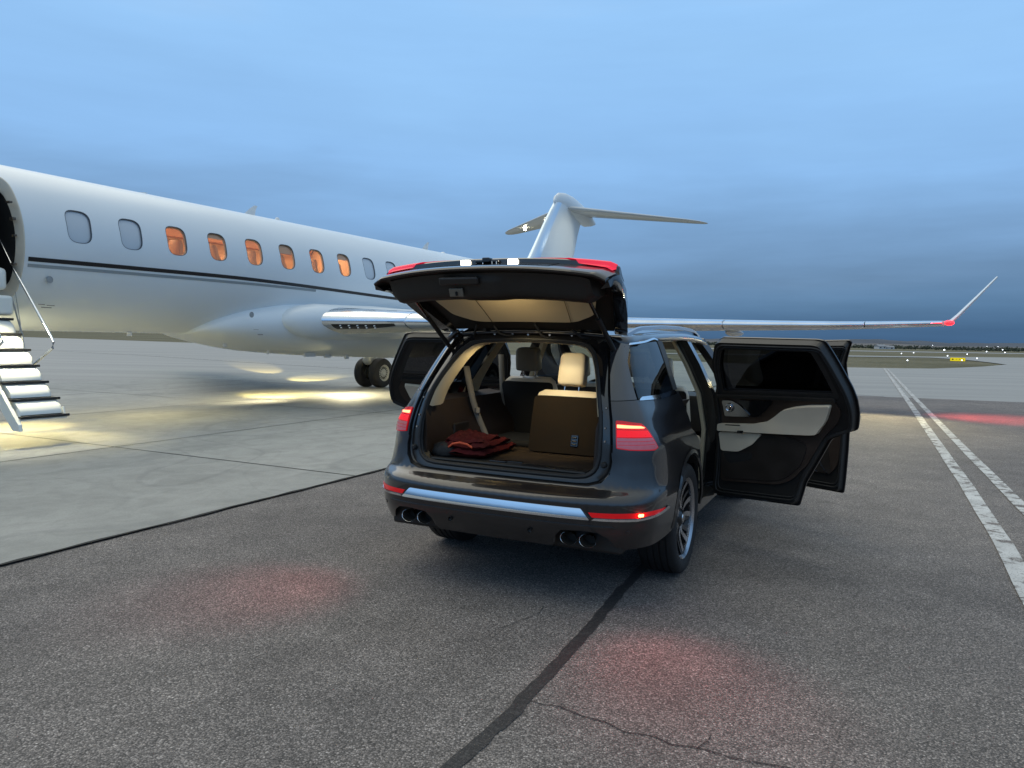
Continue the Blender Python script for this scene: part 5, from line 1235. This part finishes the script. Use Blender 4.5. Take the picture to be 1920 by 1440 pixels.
# wheels
def tyre_prof():
    h = .1375; Rr = .39
    p = [(-.115, .282), (-.130, .30), (-.1375, .335), (-.134, .362), (-.122, .379), (-.108, .3865)]
    gr = [-.092, -.052, -.012, .028, .068]
    for gx in (-.075, -.030, .015, .060): p += [(gx - .006, .3895), (gx - .004, .381), (gx + .004, .381), (gx + .006, .3895)]
    p += [(.108, .3865), (.122, .379), (.134, .362), (.1375, .335), (.130, .30), (.115, .282)]
    return p
for cx, lab in ((0, 0), (3.025, 1)):
    for s in (1, -1):
        wc = (cx, -s * .855, .39); o_ = -s
        wh = bpy.data.objects.new('wheel', None); COL.objects.link(wh); wh.parent = suv; wh.location = wc
        steer = Matrix()
        ty = lathe('tyre', tyre_prof(), tyrem, wh, 'y', (0, 0, 0), 96)
        rim = lathe('rim', [(o_ * -.115, .280), (o_ * -.10, .262), (o_ * .06, .258), (o_ * .108, .262), (o_ * .118, .276), (o_ * .124, .286), (o_ * .118, .290), (o_ * .108, .284)], alu, wh, 'y', (0, 0, 0), 72)
        lathe('rim_barrel', [(o_ * .10, .262), (o_ * .02, .25), (o_ * -.04, .23), (o_ * -.05, .0)], darkalu, wh, 'y', (0, 0, 0), 48)
        lathe('hub_cap', [(o_ * .075, .075), (o_ * .092, .06), (o_ * .10, .045), (o_ * .104, .038), (o_ * .106, 0)], darkalu, wh, 'y', (0, 0, 0), 32)
        lathe('hub_cap', [(o_ * .1045, .034), (o_ * .109, .030), (o_ * .109, 0)], chrome, wh, 'y', (0, 0, 0), 24)
        for k in range(5):
            for (dk, mt_, w0, w1) in ((-.15, alu, .012, .020), (.15, alu, .012, .020), (.44, darkalu, .018, .012), (.80, darkalu, .018, .012)):
                a0 = 2 * math.pi * k / 5 + dk * 1.0
                secs = []
                for i in range(7):
                    t = i / 6; r_ = .05 + .222 * t; a = a0 * 1 + (.10 * t if dk > 0 else -.10 * t) + .16 * math.sin(t * 2.2) * s
                    yv = o_ * (.088 + .018 * t - .02 * math.sin(math.pi * t)) - o_ * (.006 if mt_ is darkalu else 0); w_ = w0 + (w1 - w0) * t
                    c_ = Vector((r_ * math.cos(a), 0, r_ * math.sin(a))); q_ = Vector((-math.sin(a), 0, math.cos(a)))
                    secs.append([c_ + q_ * w_ + Vector((0, yv, 0)), c_ - q_ * w_ + Vector((0, yv, 0)), c_ - q_ * w_ * .7 + Vector((0, yv - o_ * .035, 0)), c_ + q_ * w_ * .7 + Vector((0, yv - o_ * .035, 0))])
                loft('spoke', secs, mt_, wh, sh=40)
        lathe('brake_disc', [(o_ * -.0, .17), (o_ * .012, .17), (o_ * .012, .06)], mat('brake_steel', (.3, .29, .28), .35, 1), wh, 'y', (0, 0, 0), 40)
# ---- tailgate
def lin(P, t):
    L_ = [0]
    for a, b in zip(P, P[1:]): L_.append(L_[-1] + math.dist(a, b))
    d = t * L_[-1]; k = 0
    while k < len(P) - 2 and L_[k + 1] < d: k += 1
    q = (d - L_[k]) / (L_[k + 1] - L_[k]); return P[k][0] + (P[k + 1][0] - P[k][0]) * q, P[k][1] + (P[k + 1][1] - P[k][1]) * q
GO = [(-.555, 1.735), (-.70, 1.835), (-.85, 1.925), (-1.0, 2.005), (-1.10, 2.062), (-1.165, 2.108), (-1.19, 2.118)]
GO2 = [(-1.19, 2.118), (-1.20, 2.112), (-1.205, 2.088), (-1.28, 2.075), (-1.36, 2.060), (-1.385, 2.050), (-1.392, 2.040), (-1.385, 2.030)]
GIN = [(-1.385, 2.030), (-1.34, 2.022), (-1.20, 2.0), (-1.0, 1.955), (-.93, 1.935), (-.80, 1.855), (-.62, 1.735), (-.575, 1.705), (-.555, 1.735)]
def gw(x): return interp([(-1.39, .775), (-1.20, .80), (-1.05, .785), (-.85, .745), (-.65, .69), (-.55, .665)], x)
def gpt(x, z, v):
    """v in -1..1 across (left positive)"""
    k = min(1, max(0, (-.56 - x) / .8)); vv = abs(v) ** 2.4
    kk = k * .8 + .2
    return Vector((x + (.075 * k) * vv, v * gw(x), z - (.055 * kk) * vv - .02 * kk * (abs(v) > .93) * (abs(v) - .93) / .07))
tg = bpy.data.objects.new('tailgate', None); COL.objects.link(tg); tg.parent = suv
VS = [-1 + 2 * i / 48 for i in range(49)]
def gsheet(name, P, material, v0=-1, v1=1, n=49, par=tg, off=0, sub=.03, label=None, solid=0):
    P = dens(P, sub, False); V = []
    for i in range(n):
        v = v0 + (v1 - v0) * i / (n - 1)
        for k, (x, z) in enumerate(P): V.append(gpt(x, z + off, v))
    m_ = len(P)
    o = mk(name, V, [(i * m_ + j, i * m_ + j + 1, (i + 1) * m_ + j + 1, (i + 1) * m_ + j) for i in range(n - 1) for j in range(m_ - 1)], material, par, label=label)
    bm = bmesh.new(); bm.from_mesh(o.data)
    for ff in bm.faces:
        pass
    bm.to_mesh(o.data); bm.free(); sharp(o, 30)
    if solid: q = o.modifiers.new('t', 'SOLIDIFY'); q.thickness = solid; q.offset = 0
    return o
gsheet('tailgate_glass', GO[:5], gblack)
gsheet('tailgate_skin', [(-1.10, 2.062), (-1.165, 2.108), (-1.19, 2.118)], gblack)
gsheet('tailgate_skin', GO2[:3], gblack)
gsheet('tailgate_skin', GO2[2:], paint)
gsheet('plate_recess', [(-1.205, 2.0905), (-1.28, 2.0775), (-1.345, 2.0655)], gblack, -.56, .56, 31)
gsheet('inner_shell', GIN, bplas)
# side faces, with the deep black side spoilers
for s in (1, -1):
    outl_ = dens(GO + GO2[1:] + GIN[1:-1], .04)
    V = [gpt(x, z, s) for x, z in outl_]; mk('tailgate_side', V, [tuple(range(len(V)))], gblack, tg, False)
    secs = []
    for x, z, dp, w_ in ((-.545, 1.735, .04, .05), (-.60, 1.76, .07, .08), (-.75, 1.85, .105, .09), (-.9, 1.94, .11, .09), (-1.05, 2.02, .10, .08), (-1.20, 2.07, .085, .06), (-1.30, 2.055, .06, .05), (-1.36, 2.035, .03, .04)):
        a = gpt(x, z, s); y = a.y
        secs.append([(a.x - .01, y + s * .006, a.z + .004), (a.x + .01, y + s * .012, a.z - .03), (a.x + dp * .5, y + s * .0, a.z - dp), (a.x + dp * .55, y - s * w_, a.z - dp * .95), (a.x + .02, y - s * (w_ + .01), a.z - .04)])
    loft('side_spoiler', secs, gblack, tg, sh=35)
# red lamp panels of the gate
def gpatch(name, quad, material, off=.004, n=40, par=tg):
    """quad: four (x,v) corners on the outer skin"""
    zf = sorted([(x, z) for x, z in GO + GO2[1:6]], key=lambda p: p[0])
    V = []
    for i in range(n + 1):
        for j in range(n + 1):
            a, b = i / n, j / n
            x = quad[0][0] * (1 - a) * (1 - b) + quad[1][0] * a * (1 - b) + quad[2][0] * a * b + quad[3][0] * (1 - a) * b
            v = quad[0][1] * (1 - a) * (1 - b) + quad[1][1] * a * (1 - b) + quad[2][1] * a * b + quad[3][1] * (1 - a) * b
            V.append(gpt(x, interp(zf, x) + off, v))
    return mk(name, V, [(i * (n + 1) + j, (i + 1) * (n + 1) + j, (i + 1) * (n + 1) + j + 1, i * (n + 1) + j + 1) for i in range(n) for j in range(n)], material, par)
for s in (1, -1):
    tl = gpatch('gate_taillight', [(-1.175, s * .34), (-1.185, s * .60), (-1.08, s * .70), (-1.10, s * .34)], redglow, .008)
    gpatch('lens_panel', [(-1.185, s * .60), (-1.255, s * .975), (-1.10, s * .985), (-1.08, s * .70)], redglow, .008, par=tg)
# plate lamps, handle switch, camera
for y in (.165, -.155):
    p = gpt(-1.212, 2.103, y / .79); box('plate_lamp', (p.x, p.y, p.z - .004), (.014, .062, .021), platel, tg, .004)
boxes('gate_camera', [((-1.22, .01, 2.105), (.05, .05, .03)), ((-1.215, .01, 2.098), (.03, .16, .018))], gblack, tg, .006)
tubes('gate_switch', [[(-1.235, y, 2.082), (-1.23, y + .004, 2.095)] for y in (-.06, -.03, .03)], .003, chrome, tg, 6)
# inner trim: bulged dark panel
TS = [(-1.345, 2.018), (-1.325, 1.985), (-1.285, 1.895), (-1.265, 1.880), (-1.20, 1.872), (-1.08, 1.885), (-.98, 1.93), (-.94, 1.948)]
P = dens(TS, .025, False); V = []; nv = 61
def tsp(x, z, v):
    p = gpt(x, z, v * .86); 
    return p
for i in range(nv):
    v = -1 + 2 * i / (nv - 1)
    for x, z in P:
        e = max(0, (abs(v) - .93) / .07); drop = (2.0 - z) * e * .35 if x < -1.0 else 0
        # handle boss in the centre
        bo = math.exp(-((v - .0) / .22) ** 6) * (.016 if -1.33 < x < -1.1 else 0)
        p = tsp(x - bo, z - bo * .6, v); p.z += drop; V.append(p)
m_ = len(P)
tp = mk('trim_panel', V, [(i * m_ + j, i * m_ + j + 1, (i + 1) * m_ + j + 1, (i + 1) * m_ + j) for i in range(nv - 1) for j in range(m_ - 1)], mat('gate_trim', (.016, .011, .007), .6, noise_amt=.1, nscale=9, bump=.1, bscale=260), tg)
sharp(tp, 50)
for e in (0, nv - 1): pass
capV = [V[j] for j in range(m_)] + [gpt(-.95, 1.96, -.86), gpt(-1.2, 2.01, -.86)]
mk('trim_end', capV, [tuple(range(len(capV)))], bplas, tp, False)
capV = [V[(nv - 1) * m_ + j] for j in range(m_)] + [gpt(-.95, 1.96, .86), gpt(-1.2, 2.01, .86)]
mk('trim_end', capV, [tuple(range(len(capV)))], bplas, tp, False)
box('pull_cup', (-1.352, .13, 1.972), (.03, .27, .05), dbrown, tg, .012, Matrix.Rotation(R(-22), 3, 'Y'))
box('latch_cover', (-1.318, .165, 1.905), (.012, .095, .052), mat('latch_plate', (.17, .145, .11), .5, .2), tg, .004, Matrix.Rotation(R(-22), 3, 'Y'))
box('latch_slot', (-1.327, .16, 1.897), (.012, .012, .026), dark_in, tg, .003, Matrix.Rotation(R(-22), 3, 'Y'))
box('button_panel', (-1.275, .49, 1.952), (.012, .06, .026), gblack, tg, .003, Matrix.Rotation(R(-22), 3, 'Y'))
boxes('gate_button', [((-1.283, .478, 1.950), (.006, .010, .012)), ((-1.283, .503, 1.952), (.006, .010, .012))], chrome, tg, .001)
# interior's reflection in the gate glass, put in as an opaque cream panel
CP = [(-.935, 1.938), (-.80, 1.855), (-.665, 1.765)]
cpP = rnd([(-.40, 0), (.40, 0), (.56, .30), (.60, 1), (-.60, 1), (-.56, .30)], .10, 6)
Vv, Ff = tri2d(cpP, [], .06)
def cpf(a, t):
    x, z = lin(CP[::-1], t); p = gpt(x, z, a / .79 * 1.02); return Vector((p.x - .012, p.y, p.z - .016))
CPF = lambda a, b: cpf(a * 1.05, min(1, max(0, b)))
cpn = panel('glass_reflection', cpP, lambda a, b: cpf(a, min(1, max(0, b))), creamp, tg, g=.05)
for q in (.155, -.40):
    pass
tubes('reflection_seam', [[cpf(y, t) + Vector((-.004, 0, -.004)) for t in (.02, .2, .4, .6, .8, .98)] for y in (.27, -.375)], .0018, brown, tg, 6)  # lines across the painted reflection
# gas struts
for s in (1, -1):
    a = Vector((-.60, s * .615, 1.555)); b = Vector((-1.14, s * .60, 1.90)); mid = a.lerp(b, .5)
    tubes('gas_strut', [[a, a.lerp(b, .62)]], .0165, rubber, tg, 12); tubes('gas_strut', [[a.lerp(b, .60), b]], .011, gblack, tg, 10)
    box('strut_mount', tuple(a + Vector((.01, s * .012, -.01))), (.06, .03, .08), bplas, tg, .008)
# lamps in the gate, then added fills for boot and reflection panel
for y in (.165, -.155): lamp('plate_lamp_light', 'SPOT', (-1.24, y, 2.09), 22, (1, .80, .45), tg, .02, (-1.75, y * 1.3, 0), 105, .7)
lamp('cargo_lamp_or_fill', 'SPOT', (-1.15, .0, 1.84), 34, (1, .80, .42), tg, .04, (-.35, -.03, 1.12), 58, .9)
lamp('roof_fill', 'SPOT', (-.535, -.02, 1.60), 5.5, (1, .84, .50), suv, .03, (-.2, -.16, 1.38), 110, .9)  # added fill under the roof edge, lights the headrest
lamp('roof_fill', 'SPOT', (-.50, .30, 1.585), 5, (1, .82, .46), suv, .03, (-.6, .55, 1.2), 120, .9)  # added fill aimed at the left pillar trim
lamp('cargo_lamp_or_fill', 'AREA', (-1.10, .0, 1.86), .95, (1, .78, .42), tg, .3, (-.8, 0, 1.9))  # added fill that brightens the cream reflection panel
for s in (1, -1):
    lamp('tail_lamp_light', 'SPOT', (-1.13, s * .93, 1.11), 36, (1, .14, .13), suv, .14, (-1.72, s * 1.33, 0), 62, 1)
fq = body(ps + .03, .602) + fdn(body, ps + .03, .602) * .02
lamp('fog_lamp_light', 'POINT', tuple(fq), .5, (1, .05, .02), suv, .008)
# ---- interior
# floor and side trims
panel2 = None
fl = mk('cargo_floor', [(-.965, -.56, .800), (-.965, .56, .800), (-.90, .60, .812), (.48, .60, .80), (.48, -.60, .80), (-.90, -.60, .812)], [(0, 5, 4, 3, 2, 1)], carpet, suv, False)
boxes('floor_lid', [((-.64, .0, .812), (.50, 1.16, .012)), ((.06, .0, .812), (.86, 1.16, .012))], carpet, suv, .006)
boxes('scuff_plate', [((-.905, 0, .812), (.10, 1.12, .022))], bplas, suv, .01)
boxes('scuff_rib', [((-.905, -.12 - .017 * i, .8245), (.075, .006, .004)) for i in range(24)], dbrown, suv, 0, join=True)
boxes('floor_latch', [((-.895, .07, .826), (.03, .12, .012)), ((-.83, -.01, .822), (.03, .14, .006))], gblack, suv, .004)
box('tie_down', (-.15, .13, .826), (.035, .05, .012), alu, suv, .004)
for s in (1, -1):
    # side wall: follows the opening at the back, bulges over the wheel
    secs = []
    for x, yb, yt in ((-.93, .60, .61), (-.80, .61, .625), (-.55, .60, .65), (-.3, .58, .66), (.1, .58, .67), (.5, .60, .70)):
        secs.append([(x, s * yb, .80), (x, s * (yb + .005), .95), (x, s * yt, 1.09), (x + (.03 if x < -.9 else 0), s * (yt + .02), 1.18), (x + (.03 if x < -.9 else 0), s * (yt + (.03 if x < -.7 else .10 if x < -.5 else .17)), 1.20), (x, s * (yb + (.05 if x < -.7 else .12)), .95)])
    loft('cargo_side_trim', secs, brown, suv, sh=40)
    box('trim_pocket_lid', (-.45, s * .606, .93), (.22, .02, .16), dbrown, suv, .02)
# band of cream trim round the opening
tr_pts = [p for p in OPN if p[1] > 1.15]; tr_pts = [(.622, 1.175)] + [p for p in OPN if p[1] > 1.2]; tr_pts = resamp(tr_pts, 40)
def trl(off, k, dz):
    h = [Vector((rx(y, z) + off, y * k, z + dz)) for y, z in tr_pts]; return h + [Vector((p.x, -p.y, p.z)) for p in h[-2::-1]]
L_ = [trl(.045, .985, -.008), trl(.060, .965, -.016), trl(.16, .955, -.012), trl(.20, .96, -.004), trl(.205, 1.04, .01)]
n_ = len(L_[0]); V = [v for l in L_ for v in l]
ct = mk('opening_trim', V, [(i * n_ + k, i * n_ + k + 1, (i + 1) * n_ + k + 1, (i + 1) * n_ + k) for i in range(len(L_) - 1) for k in range(n_ - 1)], creamp, suv); sharp(ct, 45)
L_ = [jl_(.034, 1.0), [Vector((p.x + .055, p.y * .975, p.z + (.006 if p.z < 1 else -.006))) for p in jl_(.034, 1.0)]]
V = [v for l in L_ for v in l]; mk('inner_lip', V, [(k, (k + 1) % nj, nj + (k + 1) % nj, nj + k) for k in range(nj)], bplas, suv)
# seats
def rbox(name, c, size, lean, material, par, rnd_=.05, taper=.9, n=3, label=None):
    """cushion: rounded slab; size=(depth,width,height), leaned about its base"""
    d, w_, h = size; secs = []
    for t, k in ((0, .80), (.02, .93), (.08, 1), (.5, 1), (.85, .98 * taper + .02), (.95, .93 * taper), (1, .80 * taper)):
        z = h * t; ring_ = []
        for i in range(28):
            a = 2 * math.pi * i / 28; ca, sa = math.cos(a), math.sin(a)
            ring_.append((d / 2 * k * math.copysign(abs(ca) ** .45, ca), w_ / 2 * (k if t < 1 else k * .97) * math.copysign(abs(sa) ** .28, sa), z))
        secs.append(ring_)
    M = Matrix.Translation(c) @ Matrix.Rotation(lean, 4, 'Y')
    return loft(name, secs, material, par, sh=70, T=M, label=label)
def seat(x, y, z0, wd, bh, hr, backm, lean, frontm=cream, cushion=True, lbl=None, headm=cream):
    st_ = bpy.data.objects.new('seat', None); COL.objects.link(st_); st_.parent = suv
    if lbl: st_['label'] = lbl
    M = Matrix.Translation((x, y, z0)) @ Matrix.Rotation(-lean, 4, 'Y')
    M = Matrix.Translation((x, y, z0)) @ Matrix.Rotation(lean, 4, 'Y')
    # lean>0 tips the top forward (+x); seats recline backwards (negative)
    rbox('backrest', (x + .06, y, z0), (.13, wd, bh), lean, frontm, st_, taper=.95)
    # carpeted rear shell
    pl = rnd([(-wd / 2 + .012, .01), (wd / 2 - .012, .01), (wd / 2 - .02, bh - .035), (-wd / 2 + .02, bh - .035)], .04, 5)
    panel('seat_back_shell', pl, lambda a, b: M @ Vector((-.008 - .012 * (1 - (2 * a / wd) ** 2), a, b)), backm, st_, g=.05, th=-.02)
    if cushion: box('seat_cushion', (x + .33, y, z0 + .02), (.52, wd, .16), frontm, st_, .05, Matrix.Rotation(R(-6), 3, 'Y'))
    if hr:
        hw, hh = hr
        hd = rbox('headrest', tuple(M @ Vector((.045, 0, bh + .055))), (.11, hw, hh), lean, headm, st_, taper=.96)
        tubes('headrest_post', [[M @ Vector((.05, q * .055, bh - .03)), M @ Vector((.05, q * .055, bh + .10))] for q in (-1, 1)], .006, chrome, st_, 8)
        boxes('headrest_collar', [(tuple(M @ Vector((.05, q * .055, bh + .006))), (.03, .03, .012)) for q in (-1, 1)], chrome, st_, .003)
    return st_
s3 = seat(-.34, -.16, .815, .56, .455, (.205, .235), seatback, R(13), cushion=False, lbl='third row seat, raised, cream headrest')
M3 = Matrix.Translation((-.34, -.16, .815)) @ Matrix.Rotation(R(13), 4, 'Y')
boxes('seat_release', [((-.022, -.09, .105), (.012, .055, .085))], gblack, s3, .004, T=M3)
boxes('release_grip', [((-.032, -.09, .125), (.008, .035, .010)), ((-.032, -.09, .100), (.008, .035, .010)), ((-.032, -.09, .078), (.008, .035, .010))], bplas, s3, .002, T=M3)
boxes('seat_clip', [((-.02, -.27, .41), (.02, .02, .07))], alu, s3, .004, T=M3)
box('folded_seat', (.08, .36, .84), (.50, .44, .05), blackcl, suv, .02)
seat(.50, .47, .70, .50, .62, (.21, .19), blackcl, R(-8), headm=mat('grey_leather', (.30, .27, .21), .5), lbl='second row seat with black back and grey headrest')
seat(.62, -.42, .70, .50, .60, (.21, .19), blackcl, R(-8), frontm=cream)
boxes('seat_side_console', [((.62, .72, 1.10), (.05, .10, .30))], cream, suv, .02); 
seat(1.50, .40, .62, .52, .62, (.22, .19), dbrown, R(-8)); seat(1.50, -.40, .62, .52, .62, (.22, .19), dbrown, R(-8))
boxes('centre_console', [((1.75, 0, .72), (.9, .26, .28))], dbrown, suv, .04)
# dashboard + wheel
secs = [[(2.25, y, .75), (2.22, y, 1.0), (2.28, y, 1.10), (2.45, y, 1.13), (2.75, y, 1.09), (2.75, y, .7)] for y in (-.8, -.3, .3, .8)]
loft('dashboard', secs, dbrown, suv, sh=40)
Tm = Matrix.Translation((2.02, .40, 1.07)) @ Matrix.Rotation(R(-62), 4, 'Y')
tubes('steering_wheel', [[(.185 * math.cos(a), .185 * math.sin(a), 0) for a in [2 * math.pi * i / 40 for i in range(40)]]], .015, bplas, suv, 10, closed=True, T=Tm)
sw = bpy.data.objects[suv.children[-1].name]
boxes('wheel_spoke', [((0, 0, 0), (.14, .16, .03)), ((0, 0, 0), (.03, .34, .02)), ((-.09, 0, 0), (.17, .03, .02))], dbrown, sw, .006, T=Tm)
boxes('door_sill_trim', [((2.3, s * .1, 1.12), (.1, .3, .04)) for s in (1, -1)], gblack, suv, .01)
mk('cabin_floor', [(.46, -.85, .42), (2.7, -.85, .42), (2.7, .85, .42), (.46, .85, .42)], [(0, 1, 2, 3)], dbrown, suv, False)
# seat belt
def ribbon(name, pts, wv, material, par):
    V = []
    for p in pts: V += [Vector(p) - Vector(wv) / 2, Vector(p) + Vector(wv) / 2]
    o = mk(name, V, [(2 * i, 2 * i + 1, 2 * i + 3, 2 * i + 2) for i in range(len(pts) - 1)], material, par, True)
    q = o.modifiers.new('t', 'SOLIDIFY'); q.thickness = .002; return o
sb = ribbon('seat_belt', [(-.30, .655, 1.42), (-.27, .645, 1.30), (-.235, .625, 1.15), (-.21, .605, 1.06), (-.18, .575, .96), (-.15, .55, .88), (-.13, .54, .84)], (.030, -.036, 0), beltm, suv)
box('belt_buckle', (-.212, .60, 1.075), (.035, .055, .045), beltm, sb, .008, Matrix.Rotation(R(-50), 3, 'Z') @ Matrix.Rotation(R(-12), 3, 'X'))
sb = ribbon('seat_belt', [(.42, .72, 1.50), (.42, .70, 1.2), (.44, .68, .95)], (.03, -.035, 0), beltm, suv)
# ------------------------------------------------------------------ things in the boot
def cloth_stack():
    t = thing('folded_garment_bag', 'folded maroon fabric bag with orange zip lying on the left of the boot floor', 'bag', (-.58, .30, .820), 0)
    t.matrix_world = Matrix.Translation(suv.location) @ Matrix.Rotation(THC, 4, 'Z') @ Matrix.Translation((-.62, .37, .820)) @ Matrix.Rotation(R(4), 4, 'Z') @ Matrix.Scale(1.35, 4, (0, 0, 1))
    cm = mat('maroon_fabric', (.070, .008, .009), .85, bump=.3, bscale=45, noise_amt=.2, nscale=10, spec=.15)
    layers = [(0, .0, .58, .36, .05), (-.02, .042, .50, .33, .045), (-.06, .075, .36, .27, .035)]
    for k, (dx, z0, lx, ly, h) in enumerate(layers):
        V = []; F = []; nx_, ny_ = 26, 20
        for sgn in (1, -1):
            for i in range(nx_ + 1):
                for j in range(ny_ + 1):
                    a = -1 + 2 * i / nx_; b = -1 + 2 * j / ny_
                    e = (1 - abs(a) ** 5) ** .5 * (1 - abs(b) ** 5) ** .5
                    wv = noise.noise(Vector((a * 1.3 + k * .25, b * 1.3, k * .2))) ; w2 = noise.noise(Vector((a * 4, b * 7 + k, 4)))
                    sag = -.45 * z0 * max(0, (-a - .2)) * .7
                    V.append(((a * lx / 2) * (1 + .06 * wv) + dx, (b * ly / 2) * (1 + .08 * wv), z0 + h / 2 + sgn * e * (h * .5 + .008 * w2) + .022 * wv * (z0 > 0 or sgn > 0) + .008 * w2 * (sgn > 0) + sag))
        m1 = (nx_ + 1) * (ny_ + 1)
        for q in (0, 1):
            for i in range(nx_):
                for j in range(ny_):
                    f_ = (q * m1 + i * (ny_ + 1) + j, q * m1 + (i + 1) * (ny_ + 1) + j, q * m1 + (i + 1) * (ny_ + 1) + j + 1, q * m1 + i * (ny_ + 1) + j + 1)
                    F.append(f_ if q == 0 else f_[::-1])
        mk('fabric_fold', V, F, cm, t)
    pts = [(-.185 + .0 * i, .11 - .018 * i, .068 + .012 * math.sin(i * .9)) for i in range(7)]
    pts = [(-.275, .10, .05), (-.29, .06, .072), (-.285, .01, .080), (-.27, -.04, .072), (-.275, -.08, .058)]
    tubes('zip', [pts], .0055, mat('orange_zip', (.75, .10, .03), .5, emit=None), t, 8)
    return t
cloth_stack()
def sack():
    t = thing('soft_pouch', 'small black crumpled pouch tucked against the left boot wall', 'pouch', (0, 0, 0))
    t.matrix_world = Matrix.Translation(suv.location) @ Matrix.Rotation(THC, 4, 'Z') @ Matrix.Translation((-.86, .50, .820)) @ Matrix.Rotation(R(80), 4, 'Z') @ Matrix.Scale(.62, 4, (0, 0, 1))
    secs = []
    for z, k in ((0, .8), (.03, 1), (.08, .95), (.12, .75), (.15, .45), (.16, .2)):
        secs.append([((.10 * k + .02 * noise.noise(Vector((math.cos(a) * 2, math.sin(a) * 2, z * 20)))) * math.cos(a), (.065 * k + .02 * noise.noise(Vector((math.cos(a) * 2, math.sin(a) * 2, z * 20 + 5)))) * math.sin(a), z) for a in [2 * math.pi * i / 24 for i in range(24)]])
    loft('pouch_body', secs, mat('black_nylon', (.006, .006, .006), .7, bump=.5, bscale=40), t, sh=180)
sack()
